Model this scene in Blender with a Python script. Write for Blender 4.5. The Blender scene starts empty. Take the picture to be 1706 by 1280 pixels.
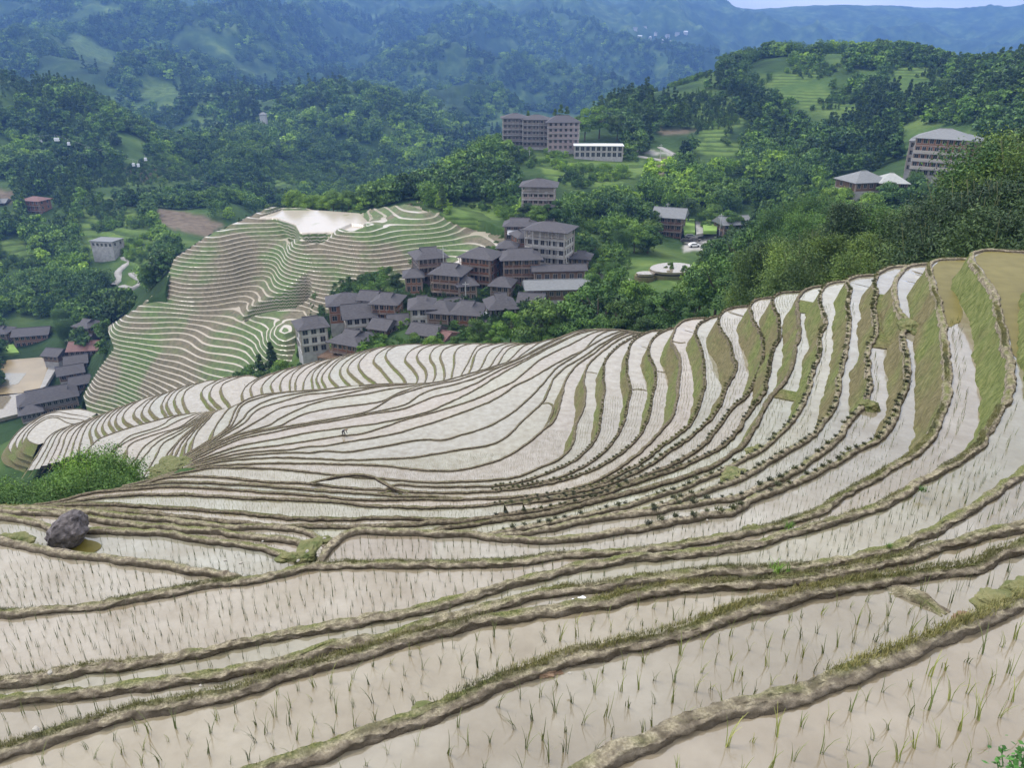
import bpy, math, random
import numpy as np
from mathutils import Vector, noise as mnoise
R = math.radians
random.seed(7); rng = np.random.default_rng(11)
S = bpy.context.scene
COL = S.collection

# ------------------------------------------------------------------ camera, world, sun, exposure
PITCH = R(23.6); CAMZ = 110.0; FPX = 1280.0
cam = bpy.data.cameras.new('camera'); camo = bpy.data.objects.new('camera', cam); COL.objects.link(camo)
camo.location = (0, 0, CAMZ); camo.rotation_euler = (math.pi/2 - PITCH, 0, 0)
cam.sensor_width = 36; cam.lens = 36*FPX/1706; cam.clip_start = 0.2; cam.clip_end = 20000
S.camera = camo
S.view_settings.view_transform = 'Standard'; S.view_settings.look = 'None'
S.view_settings.exposure = 0.72; S.view_settings.gamma = 1.0

SUN_EL, SUN_AZ = R(58), R(-62)
w = bpy.data.worlds.new('World'); S.world = w; w.use_nodes = True
nt = w.node_tree; nt.nodes.clear()
sky = nt.nodes.new('ShaderNodeTexSky'); sky.sky_type = 'NISHITA'; sky.sun_disc = False
sky.sun_elevation = SUN_EL; sky.sun_rotation = SUN_AZ; sky.dust_density = 3.0
tc = nt.nodes.new('ShaderNodeTexCoord')
mp = nt.nodes.new('ShaderNodeMapping'); mp.inputs['Scale'].default_value = (1, 1, 3.2)
nz = nt.nodes.new('ShaderNodeTexNoise'); nz.inputs['Scale'].default_value = 2.2; nz.inputs['Detail'].default_value = 6
rp = nt.nodes.new('ShaderNodeValToRGB'); rp.color_ramp.elements[0].position = .34; rp.color_ramp.elements[1].position = .62
rp.color_ramp.elements[0].color = (.38,.38,.38,1); rp.color_ramp.elements[1].color = (.97,.97,.97,1)
mx = nt.nodes.new('ShaderNodeMixRGB'); mx.inputs[2].default_value = (10.0, 10.0, 10.1, 1)   # cloud deck
bg = nt.nodes.new('ShaderNodeBackground'); bg.inputs[1].default_value = 0.12
wo = nt.nodes.new('ShaderNodeOutputWorld')
L = nt.links.new
L(tc.outputs['Generated'], mp.inputs[0]); L(mp.outputs[0], nz.inputs[0]); L(nz.outputs[0], rp.inputs[0])
L(rp.outputs[0], mx.inputs[0]); L(sky.outputs[0], mx.inputs[1]); L(mx.outputs[0], bg.inputs[0]); L(bg.outputs[0], wo.inputs[0])
sl = bpy.data.lights.new('sun', 'SUN'); sl.energy = 1.5; sl.angle = R(11); sl.color = (1, .96, .9)
so = bpy.data.objects.new('sun', sl); COL.objects.link(so)
# direction towards the sun: azimuth measured like the sky texture (clockwise from +Y for positive rotation)
sd = Vector((math.sin(SUN_AZ)*math.cos(SUN_EL), math.cos(SUN_AZ)*math.cos(SUN_EL), math.sin(SUN_EL)))
so.rotation_euler = sd.to_track_quat('Z', 'Y').to_euler()
so.location = (0, 0, 400)

# ------------------------------------------------------------------ helpers
def unproj(x, y, h):
    """pixel of the 1706x1280 photograph + drop below the eye -> world point (numpy friendly)"""
    u = (np.asarray(x, float)-853)/FPX; v = (640-np.asarray(y, float))/FPX
    up = math.sin(PITCH) - v*math.cos(PITCH); fw = math.cos(PITCH) + v*math.sin(PITCH)
    t = h/up
    return u*t, fw*t, CAMZ-h+0*t
def at_r(x, y, r):
    """pixel + forward distance -> world point"""
    u = (x-853)/FPX; v = (640-y)/FPX
    fw = math.cos(PITCH) + v*math.sin(PITCH); up = v*math.cos(PITCH) - math.sin(PITCH)
    t = r/fw
    return Vector((u*t, r, CAMZ+up*t))
def proj(X, Y, Z):
    dz = Z-CAMZ
    f = Y*math.cos(PITCH) - dz*math.sin(PITCH)
    up = Y*math.sin(PITCH) + dz*math.cos(PITCH)
    return 853+FPX*X/f, 640-FPX*up/f, f

def tag(o, label=None, cat=None, group=None, kind=None):
    if label: o['label'] = label
    if cat: o['category'] = cat
    if group: o['group'] = group
    if kind: o['kind'] = kind
    return o
def empty(name, loc=(0,0,0), rz=0):
    o = bpy.data.objects.new(name, None); COL.objects.link(o); o.location = loc; o.rotation_euler = (0,0,rz)
    o.empty_display_size = .5
    return o
def mesh_np(name, V, F, mats, parent=None, smooth=False, mi=None, attrs=None, link=True):
    """V (n,3), F (m,3|4) numpy -> one mesh object"""
    V = np.asarray(V, np.float32); F = np.asarray(F, np.int32)
    me = bpy.data.meshes.new(name); n = len(V); m, k = F.shape
    me.vertices.add(n); me.vertices.foreach_set('co', V.ravel())
    me.loops.add(m*k); me.loops.foreach_set('vertex_index', F.ravel())
    me.polygons.add(m); me.polygons.foreach_set('loop_start', np.arange(0, m*k, k, dtype=np.int32))
    me.polygons.foreach_set('loop_total', np.full(m, k, np.int32))
    if mi is not None: me.polygons.foreach_set('material_index', np.asarray(mi, np.int32))
    if smooth: me.polygons.foreach_set('use_smooth', np.ones(m, bool))
    for a, vals in (attrs or {}).items():
        at = me.attributes.new(a, 'FLOAT', 'POINT'); at.data.foreach_set('value', np.asarray(vals, np.float32))
    for q in (mats if isinstance(mats, (list, tuple)) else [mats]): me.materials.append(q)
    me.update(calc_edges=True); me.validate()
    o = bpy.data.objects.new(name, me)
    if link: COL.objects.link(o)
    if parent: o.parent = parent
    return o
class MB:
    """collects boxes, prisms, bars -> one mesh"""
    def __init__(s): s.v = []; s.f = []; s.m = []
    def add(s, vs, fs, m=0):
        b = len(s.v); s.v += [tuple(q) for q in vs]; s.f += [tuple(b+i for i in f) for f in fs]; s.m += [m]*len(fs); return s
    def box(s, x0, x1, y0, y1, z0, z1, m=0):
        return s.add([(x0,y0,z0),(x1,y0,z0),(x1,y1,z0),(x0,y1,z0),(x0,y0,z1),(x1,y0,z1),(x1,y1,z1),(x0,y1,z1)],
                     [(0,3,2,1),(4,5,6,7),(0,1,5,4),(1,2,6,5),(2,3,7,6),(3,0,4,7)], m)
    def bar(s, a, b, r, n=6, m=0, r2=None):
        a = Vector(a); b = Vector(b); d = (b-a).normalized(); r2 = r if r2 is None else r2
        q = d.orthogonal().normalized(); p = d.cross(q)
        vs = [a+(q*math.cos(t)+p*math.sin(t))*r for t in [2*math.pi*i/n for i in range(n)]] + \
             [b+(q*math.cos(t)+p*math.sin(t))*r2 for t in [2*math.pi*i/n for i in range(n)]]
        return s.add(vs, [(i,(i+1)%n,n+(i+1)%n,n+i) for i in range(n)]+[tuple(range(n-1,-1,-1)), tuple(range(n,2*n))], m)
    def build(s, name, mats, parent=None, smooth=False):
        me = bpy.data.meshes.new(name); me.from_pydata([tuple(q) for q in s.v], [], s.f)
        for q in (mats if isinstance(mats, (list, tuple)) else [mats]): me.materials.append(q)
        me.polygons.foreach_set('material_index', s.m)
        if smooth: me.polygons.foreach_set('use_smooth', [True]*len(s.f))
        me.update(); o = bpy.data.objects.new(name, me); COL.objects.link(o)
        if parent: o.parent = parent
        return o

# ---- numpy value noise
_perm = rng.permutation(65536).astype(np.int64); _val = rng.random(65536)
def vnoise(x, y, seed=0):
    x = np.asarray(x, float); y = np.asarray(y, float)
    xi = np.floor(x).astype(np.int64); yi = np.floor(y).astype(np.int64); fx = x-xi; fy = y-yi
    fx = fx*fx*(3-2*fx); fy = fy*fy*(3-2*fy)
    def g(a, b): return _val[(_perm[(a+seed*131) & 65535] + b*57 + seed*17) & 65535]
    return (g(xi,yi)*(1-fx)+g(xi+1,yi)*fx)*(1-fy) + (g(xi,yi+1)*(1-fx)+g(xi+1,yi+1)*fx)*fy
def fbm(x, y, o=4, seed=0, ridged=False):
    s = 0; a = .5; t = 0
    for i in range(o):
        n = vnoise(x*2**i+i*7.3, y*2**i-i*3.1, seed+i)
        if ridged: n = 1-abs(2*n-1)
        s = s+a*n; t += a; a *= .5
    return s/t

# ---- materials
def newmat(name, rough=.8, spec=.3):
    m = bpy.data.materials.new(name); m.use_nodes = True
    b = m.node_tree.nodes['Principled BSDF']; b.inputs['Roughness'].default_value = rough
    b.inputs['Specular IOR Level'].default_value = spec
    return m, m.node_tree, b
def nd(t, kind, **kw):
    n = t.nodes.new(kind)
    for k, v in kw.items():
        if k in n.inputs: n.inputs[k].default_value = v
        else: setattr(n, k, v)
    return n
def ramp(t, stops, src):
    r = t.nodes.new('ShaderNodeValToRGB'); e = r.color_ramp.elements
    while len(e) < len(stops): e.new(.5)
    for i, (p, c) in enumerate(stops): e[i].position = p; e[i].color = (*c, 1)
    t.links.new(src, r.inputs[0]); return r
def mixc(t, f, a, b, blend='MIX'):
    m = t.nodes.new('ShaderNodeMixRGB'); m.blend_type = blend
    for i, s in enumerate((f, a, b)):
        if isinstance(s, (int, float)): m.inputs[i].default_value = s
        elif isinstance(s, tuple): m.inputs[i].default_value = (*s, 1)
        else: t.links.new(s, m.inputs[i])
    return m.outputs[0]
def noise_n(t, scale, detail=4, coord='Object', rough=.55, vec=None, stretch=None):
    n = t.nodes.new('ShaderNodeTexNoise'); n.inputs['Scale'].default_value = scale; n.inputs['Detail'].default_value = detail
    n.inputs['Roughness'].default_value = rough
    if vec is None:
        g = t.nodes.new('ShaderNodeNewGeometry'); vec = g.outputs['Position']
        if coord == 'Local':
            g = t.nodes.new('ShaderNodeTexCoord'); vec = g.outputs['Object']
    if stretch:
        m = t.nodes.new('ShaderNodeMapping'); m.inputs['Scale'].default_value = stretch
        t.links.new(vec, m.inputs[0]); vec = m.outputs[0]
    t.links.new(vec, n.inputs['Vector']); return n.outputs[0]
def bump(t, b, h, dist, strength=.6):
    q = t.nodes.new('ShaderNodeBump'); q.inputs['Strength'].default_value = strength; q.inputs['Distance'].default_value = dist
    t.links.new(h, q.inputs['Height']); t.links.new(q.outputs[0], b.inputs['Normal'])
def simple(name, c1, c2, scale=4, rough=.8, bs=0, coord='Local', spec=.3, stretch=None):
    m, t, b = newmat(name, rough, spec)
    n = noise_n(t, scale, 4, coord, stretch=stretch)
    r = ramp(t, [(.3, c1), (.7, c2)], n); t.links.new(r.outputs[0], b.inputs['Base Color'])
    if bs: bump(t, b, n, bs)
    return m

def leafmat(name, c1, c2, c3, sc=.35):
    """foliage: colour differs leaf to leaf (island) and tree to tree"""
    m, t, b = newmat(name, .6, .25)
    g = nd(t, 'ShaderNodeNewGeometry'); oi = nd(t, 'ShaderNodeObjectInfo')
    r = ramp(t, [(0, c1), (.55, c2), (1, c3)], g.outputs['Random Per Island'])
    r2 = ramp(t, [(0, (.68,.74,.8)), (.5, (1,1,1)), (1, (1.22,1.18,.8))], oi.outputs['Random'])
    c = mixc(t, 1.0, r.outputs[0], r2.outputs[0], 'MULTIPLY')
    nb = noise_n(t, .022, 3, rough=.6); rb_ = ramp(t, [(.34, (.62,.70,.78)), (.5, (1,1,1)), (.62, (1.9,1.75,1.1))], nb); c = mixc(t, 1.0, c, rb_.outputs[0], 'MULTIPLY')
    n = noise_n(t, sc, 2)
    r3 = ramp(t, [(.3, (.62,.66,.72)), (.7, (1.3,1.25,1.05))], n)
    c = mixc(t, 1.0, c, r3.outputs[0], 'MULTIPLY')
    t.links.new(c, b.inputs['Base Color'])
    return m
M = {}
M['leaf_dark'] = leafmat('dark_leaves', (.030,.062,.020), (.048,.095,.028), (.08,.14,.042))
M['leaf_mid'] = leafmat('green_leaves', (.046,.105,.024), (.072,.150,.034), (.115,.205,.052))
M['leaf_light'] = leafmat('light_leaves', (.085,.165,.03), (.125,.22,.042), (.18,.29,.06))
M['leaf_bamboo'] = leafmat('bamboo_leaves', (.026,.052,.020), (.045,.085,.030), (.085,.135,.05))
M['leaf_bamboo_pale'] = leafmat('pale_bamboo_leaves', (.06,.11,.035), (.10,.165,.05), (.16,.23,.08))
M['bark'] = simple('bark', (.07,.05,.035), (.13,.10,.075), 6, .9, .02)
M['bamboo_stem'] = simple('bamboo_stem', (.10,.12,.05), (.17,.18,.08), 5, .6)

# bund: muddy bank with grass on top;  attribute prof: 0 waterline .. 1 crest
def bundmat(dark=False):
    m, t, b = newmat('mud_bund_dark' if dark else 'mud_bund', .85, .2)
    at = nd(t, 'ShaderNodeAttribute', attribute_name='prof'); gr = nd(t, 'ShaderNodeAttribute', attribute_name='grass')
    n1 = noise_n(t, 9, 5); n2 = noise_n(t, 2.0, 3); n3 = noise_n(t, 45, 3)
    mud = ramp(t, [(.28, (.11,.09,.065)), (.5, (.19,.16,.12)), (.72, (.33,.285,.225))], n1)
    wet = mixc(t, ramp(t, [(.05, (1,1,1)), (.3, (0,0,0))], at.outputs['Fac']).outputs[0], mud.outputs[0], (.080,.064,.046))
    straw = ramp(t, [(.35, (.22,.19,.12)), (.65, (.46,.41,.30))], n3)
    a = mixc(t, ramp(t, [(.42, (0,0,0)), (.62, (1,1,1))], n1).outputs[0], wet, straw.outputs[0])
    topm = t.nodes.new('ShaderNodeMath'); topm.operation = 'MULTIPLY'
    t.links.new(ramp(t, [(.6, (0,0,0)), (.95, (1,1,1))], at.outputs['Fac']).outputs[0], topm.inputs[0])
    gm = t.nodes.new('ShaderNodeMath'); gm.operation = 'ADD'; gm.use_clamp = True
    t.links.new(ramp(t, [(.42, (0,0,0)), (.62, (1,1,1))], n2).outputs[0], gm.inputs[0]); t.links.new(gr.outputs['Fac'], gm.inputs[1])
    t.links.new(gm.outputs[0], topm.inputs[1])
    grass = ramp(t, [(.35, (.085,.105,.035)), (.55, (.16,.17,.06)), (.7, (.27,.25,.12))], n3)
    straw_c = mixc(t, ramp(t, [(.3, (0,0,0)), (.6, (1,1,1))], at.outputs['Fac']).outputs[0], wet, a)
    c = mixc(t, topm.outputs[0], straw_c, grass.outputs[0])
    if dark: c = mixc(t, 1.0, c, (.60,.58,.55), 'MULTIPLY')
    t.links.new(c, b.inputs['Base Color']); bump(t, b, noise_n(t, 14, 6, rough=.7), .05, 1.0)
    return m
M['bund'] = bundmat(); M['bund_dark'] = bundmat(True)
# grassy terrace risers
def bankmat():
    m, t, b = newmat('grassy_bank', .9, .15)
    n1 = noise_n(t, .35, 4); n2 = noise_n(t, 7, 5, stretch=(1,1,.35)); n3 = noise_n(t, 30, 3)
    g = ramp(t, [(.3, (.075,.095,.030)), (.5, (.13,.155,.05)), (.75, (.21,.215,.09))], n2)
    d = ramp(t, [(.3, (.10,.09,.045)), (.6, (.175,.155,.078)), (.8, (.26,.225,.13))], n2)
    at = nd(t, 'ShaderNodeAttribute', attribute_name='grass')
    ad = t.nodes.new('ShaderNodeMath'); ad.operation = 'ADD'; t.links.new(n1, ad.inputs[0]); t.links.new(at.outputs['Fac'], ad.inputs[1])
    c = mixc(t, ramp(t, [(.42, (0,0,0)), (.62, (1,1,1))], ad.outputs[0]).outputs[0], d.outputs[0], g.outputs[0])
    c = mixc(t, 1.0, c, ramp(t, [(.3, (.7,.7,.7)), (.7, (1.25,1.25,1.25))], n3).outputs[0], 'MULTIPLY')
    t.links.new(c, b.inputs['Base Color']); bump(t, b, n2, .12, .9)
    return m
M['bank'] = bankmat()
# paddy water: thin sheet over pale mud, reflecting the clouds
def watermat():
    m, t, b = newmat('paddy_water', .06, .5)
    oi = nd(t, 'ShaderNodeObjectInfo')
    n1 = noise_n(t, .12, 3); n2 = noise_n(t, 1.3, 5, rough=.6); n3 = noise_n(t, .45, 3); n4 = noise_n(t, 7, 3)
    mud = ramp(t, [(.28, (.158,.130,.088)), (.5, (.20,.175,.132)), (.72, (.245,.223,.182))], n2)
    r = ramp(t, [(0, (1.0,.99,.97)), (.35, (1.04,.99,.96)), (.6, (.97,1.0,.98)), (.85, (1.0,1.04,.93)), (1, (1.04,.985,.985))], oi.outputs['Random'])
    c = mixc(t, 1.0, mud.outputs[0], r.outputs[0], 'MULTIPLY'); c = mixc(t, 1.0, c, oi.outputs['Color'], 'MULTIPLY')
    c = mixc(t, 1.0, c, ramp(t, [(.3, (.93,.925,.91)), (.6, (1.03,1.03,1.03))], n4).outputs[0], 'MULTIPLY')
    al = mixc(t, ramp(t, [(.60, (0,0,0)), (.74, (.45,.45,.45))], n3).outputs[0], c, (.17,.14,.07))
    t.links.new(al, b.inputs['Base Color'])
    t.links.new(ramp(t, [(.35, (.02,.02,.02)), (.7, (.09,.09,.09))], n1).outputs[0], b.inputs['Roughness'])
    b.inputs['IOR'].default_value = 1.95
    bump(t, b, noise_n(t, 3, 3), .006, .10)
    return m
M['water'] = watermat()
# ------------------------------------------------------------------ near terraces: every bund is a level line at its own height
# name | drop below the eye | flags | points (photograph pixels, uphill on the left of travel)
NEAR = '''
F1|4.1|n|3000 760 2400 850 1950 930 1800 975 1730 1000 1690 1024 1655 1046 1600 1072 1500 1112 1400 1155 1300 1195 1200 1230 1110 1262 1040 1292 940 1340 800 1410
F2|4.9|g|3000 640 2400 750 2000 850 1800 892 1706 925 1616 957 1528 968 1475 977 1400 994 1340 1007 1280 1024 1200 1047 1106 1080 950 1126 830 1166 740 1201 650 1231 560 1263 480 1294 350 1350
F4|5.9|n|3000 590 2400 700 2000 800 1800 864 1706 893 1563 932 1510 947 1422 965 1335 978 1211 988 1100 998 1028 1010 934 1030 864 1044 794 1057 720 1072 638 1094 550 1118 492 1133 352 1171 211 1208 105 1241 0 1268 -120 1300
F5|6.6|g|1790 438 1758 442 1746 455 1745 490 1752 540 1768 600 1785 650 1785 700 1762 756 1706 806 1651 838 1598 870 1546 898 1475 928 1405 945 1317 960 1211 966 1099 972 1028 983 958 995 888 1009 817 1025 747 1040 638 1070 550 1091 492 1111 352 1137 246 1149 141 1163 0 1183 -120 1205
F6|7.5|n|2300 470 1960 436 1800 427 1706 422 1658 419 1634 420 1622 427 1628 441 1646 470 1660 495 1667 529 1681 580 1693 611 1696 640 1690 668 1669 700 1646 738 1611 773 1540 815 1494 843 1400 881 1317 905 1211 927 1106 933 1042 940 937 961 831 992 726 1023 638 1042 550 1060 422 1084 317 1108 211 1122 123 1134 35 1147 -80 1165
F7|8.6|g|1800 446 1700 440 1606 434 1583 434 1562 436 1552 446 1552 461 1564 498 1573 531 1583 588 1588 634 1587 662 1576 690 1559 727 1540 750 1505 771 1470 795 1435 814 1407 829 1387 845 1352 864 1282 890 1211 907 1150 916 1042 928 937 937 867 946 761 953 655 952 550 951 457 967 317 988 176 1016 88 1027 0 1034 -100 1042
F8|10.0|n|1760 462 1640 450 1547 442 1529 443 1512 447 1500 460 1495 474 1495 494 1501 520 1519 541 1508 564 1512 588 1512 634 1503 672 1489 713 1470 739 1435 757 1400 775 1353 798 1307 818 1256 838 1244 850 1223 861 1176 868 1094 883 1028 894 981 900 923 908 876 909 817 904 770 898 702 895 631 891 596 892 573 899 556 911 540 928 530 946
G1|9.6|n|420 975 380 970 352 966 246 951 141 939 70 927 0 913 -80 900
G2|10.4|g|520 945 485 934 404 916 317 906 246 896 158 891 110 892 81 886 53 875 0 865 -80 858
G3|11.2|g|520 925 485 908 422 900 317 890 211 879 151 870 105 863 0 856 -80 850
G4|12.2|g|545 918 526 901 495 889 444 884 385 884 330 879 250 871 176 862 120 857 0 851 -80 846
B9|11.0|n|1780 466 1640 455 1508 445 1475 452 1463 465 1461 485 1462 510 1466 545 1459 575 1453 592 1451 640 1449 672 1437 688 1423 704 1400 737 1353 772 1306 800 1270 816 1249 828 1211 838 1141 849 1100 860 1028 869 958 880 888 894 841 902 800 908
C9|12.2|c|1700 474 1540 464 1456 461 1428 463 1414 470 1418 482 1417 505 1416 541 1418 564 1406 611 1400 649 1386 690 1367 718 1341 741 1305 761 1281 777 1256 793 1228 806 1199 819 1141 838 1070 855 1035 861 990 873
A9|13.5|c|1640 480 1500 471 1409 471 1390 473 1376 480 1369 494 1372 517 1379 541 1372 559 1369 588 1355 625 1349 663 1328 702 1293 737 1265 758 1241 770 1195 795 1141 819 1087 835 1052 847 1005 858 934 876 864 889 798 897
H1|15.0|n|1560 484 1450 477 1375 479 1352 482 1338 492 1332 510 1332 536 1336 559 1328 583 1323 616 1314 637 1295 658 1281 680 1265 709 1250 735 1234 752 1188 781 1117 807 1047 826 1005 837 934 856 864 869 770 882 709 891
J1|16.6|c|1480 494 1400 489 1333 488 1305 489 1291 495 1290 503 1298 524 1302 536 1300 559 1293 583 1285 611 1281 636 1279 654 1265 673 1249 692 1239 714 1218 737 1188 758 1141 781 1106 795 1047 814 1000 831 934 846 841 862 770 874 700 880 655 881 584 882 538 881 502 882 450 879 400 876 350 872 281 866 200 858 120 852 0 847
K1|17.6|g|800 868 744 871 701 871 631 868 561 869 490 867 420 860 350 854 281 850 200 846 130 846 60 850 -50 856
J2|18.3|c|1440 498 1340 492 1287 497 1263 500 1252 508 1252 516 1260 537 1270 560 1275 590 1262 630 1249 662 1234 672 1216 690 1202 713 1183 737 1155 758 1117 781 1080 797 1047 807 1010 818 970 828 920 837 870 842
J3|20.1|n|1400 520 1300 509 1248 511 1218 515 1204 522 1200 534 1204 552 1216 569 1223 592 1229 611 1223 632 1211 653 1192 695 1174 713 1150 734 1117 755 1082 779 1047 797 1012 811 981 819 934 830 880 838 840 843
J4|21.9|c|1320 535 1240 527 1195 528 1178 534 1164 545 1162 559 1169 580 1175 606 1177 632 1173 656 1164 690 1141 720 1105 746 1070 774 1030 796 1000 811 960 821 900 830 864 837 800 845 744 849 678 850 608 847 561 841 491 836 420 833 350 829 288 827 217 829 159 834 100 841 40 850 -40 862
J5|23.4|n|1280 545 1210 534 1171 531 1143 535 1127 548 1121 562 1122 571 1131 588 1135 611 1134 634 1131 657 1127 680 1117 704 1094 732 1063 761 1028 786 993 805 953 819 920 826 864 831 794 834 700 835 655 836 584 834 514 828 444 823 350 816 290 814 241 817 194 820 147 825 100 837 40 848 -40 860
5b|24.2|g|800 834 702 831 631 827 561 822 467 815 358 808 288 807 240 812 200 818 150 824
J6|25.3|c|1240 560 1180 548 1127 547 1103 555 1087 569 1084 588 1089 606 1095 618 1096 634 1091 655 1086 688 1077 711 1061 734 1035 758 1000 781 977 791 934 804 902 812 874 817 794 823 700 823 655 821 584 816 514 809 444 805 381 800 311 796 276 798 252 806 225 814 180 820
J7|26.7|c|1200 574 1130 555 1090 552 1070 559 1054 573 1048 595 1047 616 1050 634 1053 651 1050 665 1045 687 1035 718 1021 741 1000 761 977 778 953 790 920 802 881 810 841 817 800 821
J8|28.0|c|1160 580 1100 558 1075 555 1059 561 1030 580 1013 597 1008 623 1009 641 1007 665 1005 686 1000 719 988 743 974 759 949 776 904 794 864 807 834 812 770 814 700 813 678 810 657 809 648 814 630 822
J9|29.6|n|1120 578 1080 558 1056 557 1028 570 1009 583 995 595 981 611 975 625 974 640 977 652 974 679 963 705 958 731 949 752 930 769 909 778 876 793 841 801 770 805 700 805 620 799 561 794 491 787 420 782 358 782 323 787 299 792 264 800 200 812
10|31.6|n|1110 572 1070 556 1045 556 1015 571 994 587 972 602 956 616 944 634 937 661 932 684 923 703 909 717 873 745 845 763 815 774 761 786 700 785 655 780 561 775 467 774 381 777 334 782 299 791 250 802
11|34.0|n|1100 568 1062 554 1036 556 1005 573 970 597 946 611 925 630 916 647 906 670 892 685 869 706 848 727 827 740 806 746 770 751 735 757 678 765 584 768 491 765 420 766 358 773 311 784 260 798
12|36.0|n|1090 566 1050 552 1026 555 996 570 962 592 930 612 918 626 902 644 883 665 859 686 829 705 794 719 763 728 740 735 700 735 646 744 611 750 576 755 536 753 517 757 494 755 447 758 400 763 346 774 306 785 262 796
13|37.8|n|1080 564 1040 551 1010 553 990 566 974 584 946 597 916 614 883 633 859 644 836 661 806 675 770 689 735 701 700 712 670 721 623 731 576 738 541 744 506 746 487 751 447 753 400 758 350 769 306 783
14|39.2|n|1070 562 1030 550 996 553 977 561 958 571 934 583 906 597 883 614 859 635 829 649 796 665 759 677 724 688 681 699 646 711 599 725 573 727 517 736 470 743 400 752 350 765 304 782
15|40.0|n|1050 562 1010 550 985 552 953 562 911 583 860 610 825 630 790 652 750 671 705 690 634 706 588 712 517 722 470 731 400 744 350 761 303 780
16|40.7|n|1030 562 1000 550 970 553 940 566 911 580 864 604 824 622 798 638 763 652 728 661 693 674 670 683 611 692 564 701 506 711 447 723 400 733 350 755 302 778
17|41.3|n|1010 562 985 550 955 555 911 576 864 600 824 616 800 628 752 643 728 648 698 660 677 675 623 688 588 693 517 706 459 716 400 729 350 751 301 776
18|41.8|n|940 572 864 603 810 618 760 635 709 645 670 657 653 664 634 676 611 687 564 697 470 713 400 725 350 748 300 774
19|42.1|n|705 642 680 650 655 660 637 670 599 676 541 683 506 692 480 704 466 712 420 721 360 742 312 766
20|42.5|n|720 640 658 648 611 657 564 664 529 671 494 685 466 699 450 710 423 717 370 734 330 757 299 775
21|42.9|n|705 640 634 645 588 655 541 664 494 675 466 681 435 699 400 720 350 743 298 773
22|43.3|n|660 640 599 648 541 656 506 659 470 670 430 683 412 702 400 711 350 741 297 771
23|43.7|n|600 642 550 649 482 659 447 668 419 683 403 702 385 716 346 740 296 769
24|44.1|n|590 644 541 650 482 654 447 660 412 671 400 681 392 700 380 716 344 739 294 768
JB|44.6|n|1080 580 1040 553 1000 549 960 553 920 569 864 598 829 610 777 625 747 634 705 640 634 641 564 647 494 653 447 657 420 663 400 674 390 690 381 712 363 728 340 740 311 765 288 783 217 804 170 812 135 820 100 832 60 845 0 856 -60 868
'''
# further fields beyond the brow: height comes from a position along each family
FAR_FAM = []
def fam(h0, h1, ox, oy, sc, lines, fl='n', ext=None):
    n = len(lines)
    for i, ln in enumerate(lines):
        p = np.array(ln, float).reshape(-1, 2)/sc + (ox, oy)
        hh = h0 + (h1-h0)*i/max(1, n-1)
        FAR_FAM.append((hh, fl, p))
K = 4.265
fam(45.2, 49.0, 700, 520, K, [
 (1300,190,1150,145,1050,165,960,220,900,270,780,335,640,420), (1200,190,1050,170,950,200,880,260,800,300,700,355,560,430),
 (1100,215,980,190,870,210,790,260,720,310,640,370,520,440), (980,240,880,215,760,232,700,280,640,340,580,385,480,455),
 (900,250,800,225,700,236,620,270,590,320,550,380,490,420,420,470), (820,255,740,225,640,238,580,270,540,330,500,385,430,440,360,490),
 (780,250,700,222,600,230,510,270,470,320,440,390,380,450,320,500), (700,250,620,220,530,230,430,260,390,320,370,400,330,465,270,510)])
fam(49.6, 57.5, 400, 540, K, [
 (1950,190,1800,145,1720,145,1670,180,1630,270,1595,330,1560,395,1520,450), (1860,190,1700,140,1620,145,1560,165,1532,205,1530,260,1520,335,1497,400,1450,460),
 (1760,190,1620,140,1560,145,1490,162,1440,190,1430,230,1450,290,1465,350,1450,405,1400,470), (1660,190,1520,145,1450,150,1400,162,1362,200,1360,250,1390,300,1400,350,1380,405,1330,480),
 (1600,190,1440,145,1370,152,1310,170,1268,210,1265,250,1310,300,1335,360,1320,412,1270,480), (1520,190,1370,148,1290,155,1235,175,1190,220,1180,260,1230,310,1270,370,1260,425,1215,490),
 (1420,190,1280,145,1200,148,1120,155,1055,190,1040,235,1100,310,1165,375,1190,430,1170,500), (1340,190,1220,150,1130,152,1045,172,975,220,952,260,1010,320,1068,390,1100,430,1090,500),
 (1260,190,1140,155,1060,160,960,182,880,235,847,295,880,350,935,392,985,435,985,510), (1160,200,1040,165,960,178,880,210,795,270,768,320,810,370,858,412,900,443,910,520),
 (1100,205,980,175,900,190,820,224,735,290,712,340,740,390,798,444,815,520), (1020,220,920,190,840,205,740,243,665,310,640,370,668,410,710,450,730,530),
 (960,230,850,205,780,220,700,252,605,340,590,395,618,450,630,540), (910,240,800,215,720,232,640,270,565,345,553,405,578,458,590,550),
 (870,245,760,222,680,245,605,278,535,335,515,400,528,460,530,550), (820,255,720,232,650,255,570,292,492,350,462,410,452,470,440,550),
 (760,265,660,245,580,265,500,302,432,350,402,400,400,475,390,560), (680,285,580,262,500,280,425,316,372,370,358,420,360,478,350,560),
 (630,300,540,275,460,292,380,330,312,380,287,430,300,485,300,570), (580,310,490,285,410,305,325,334,252,390,222,440,245,490,250,580),
 (500,330,420,302,340,318,262,345,192,400,157,450,170,500,180,590), (440,350,350,322,270,340,190,370,112,410,77,460,95,505,110,600),
 (370,370,290,340,210,358,120,392,52,440,22,490,30,530,50,620)])
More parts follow.
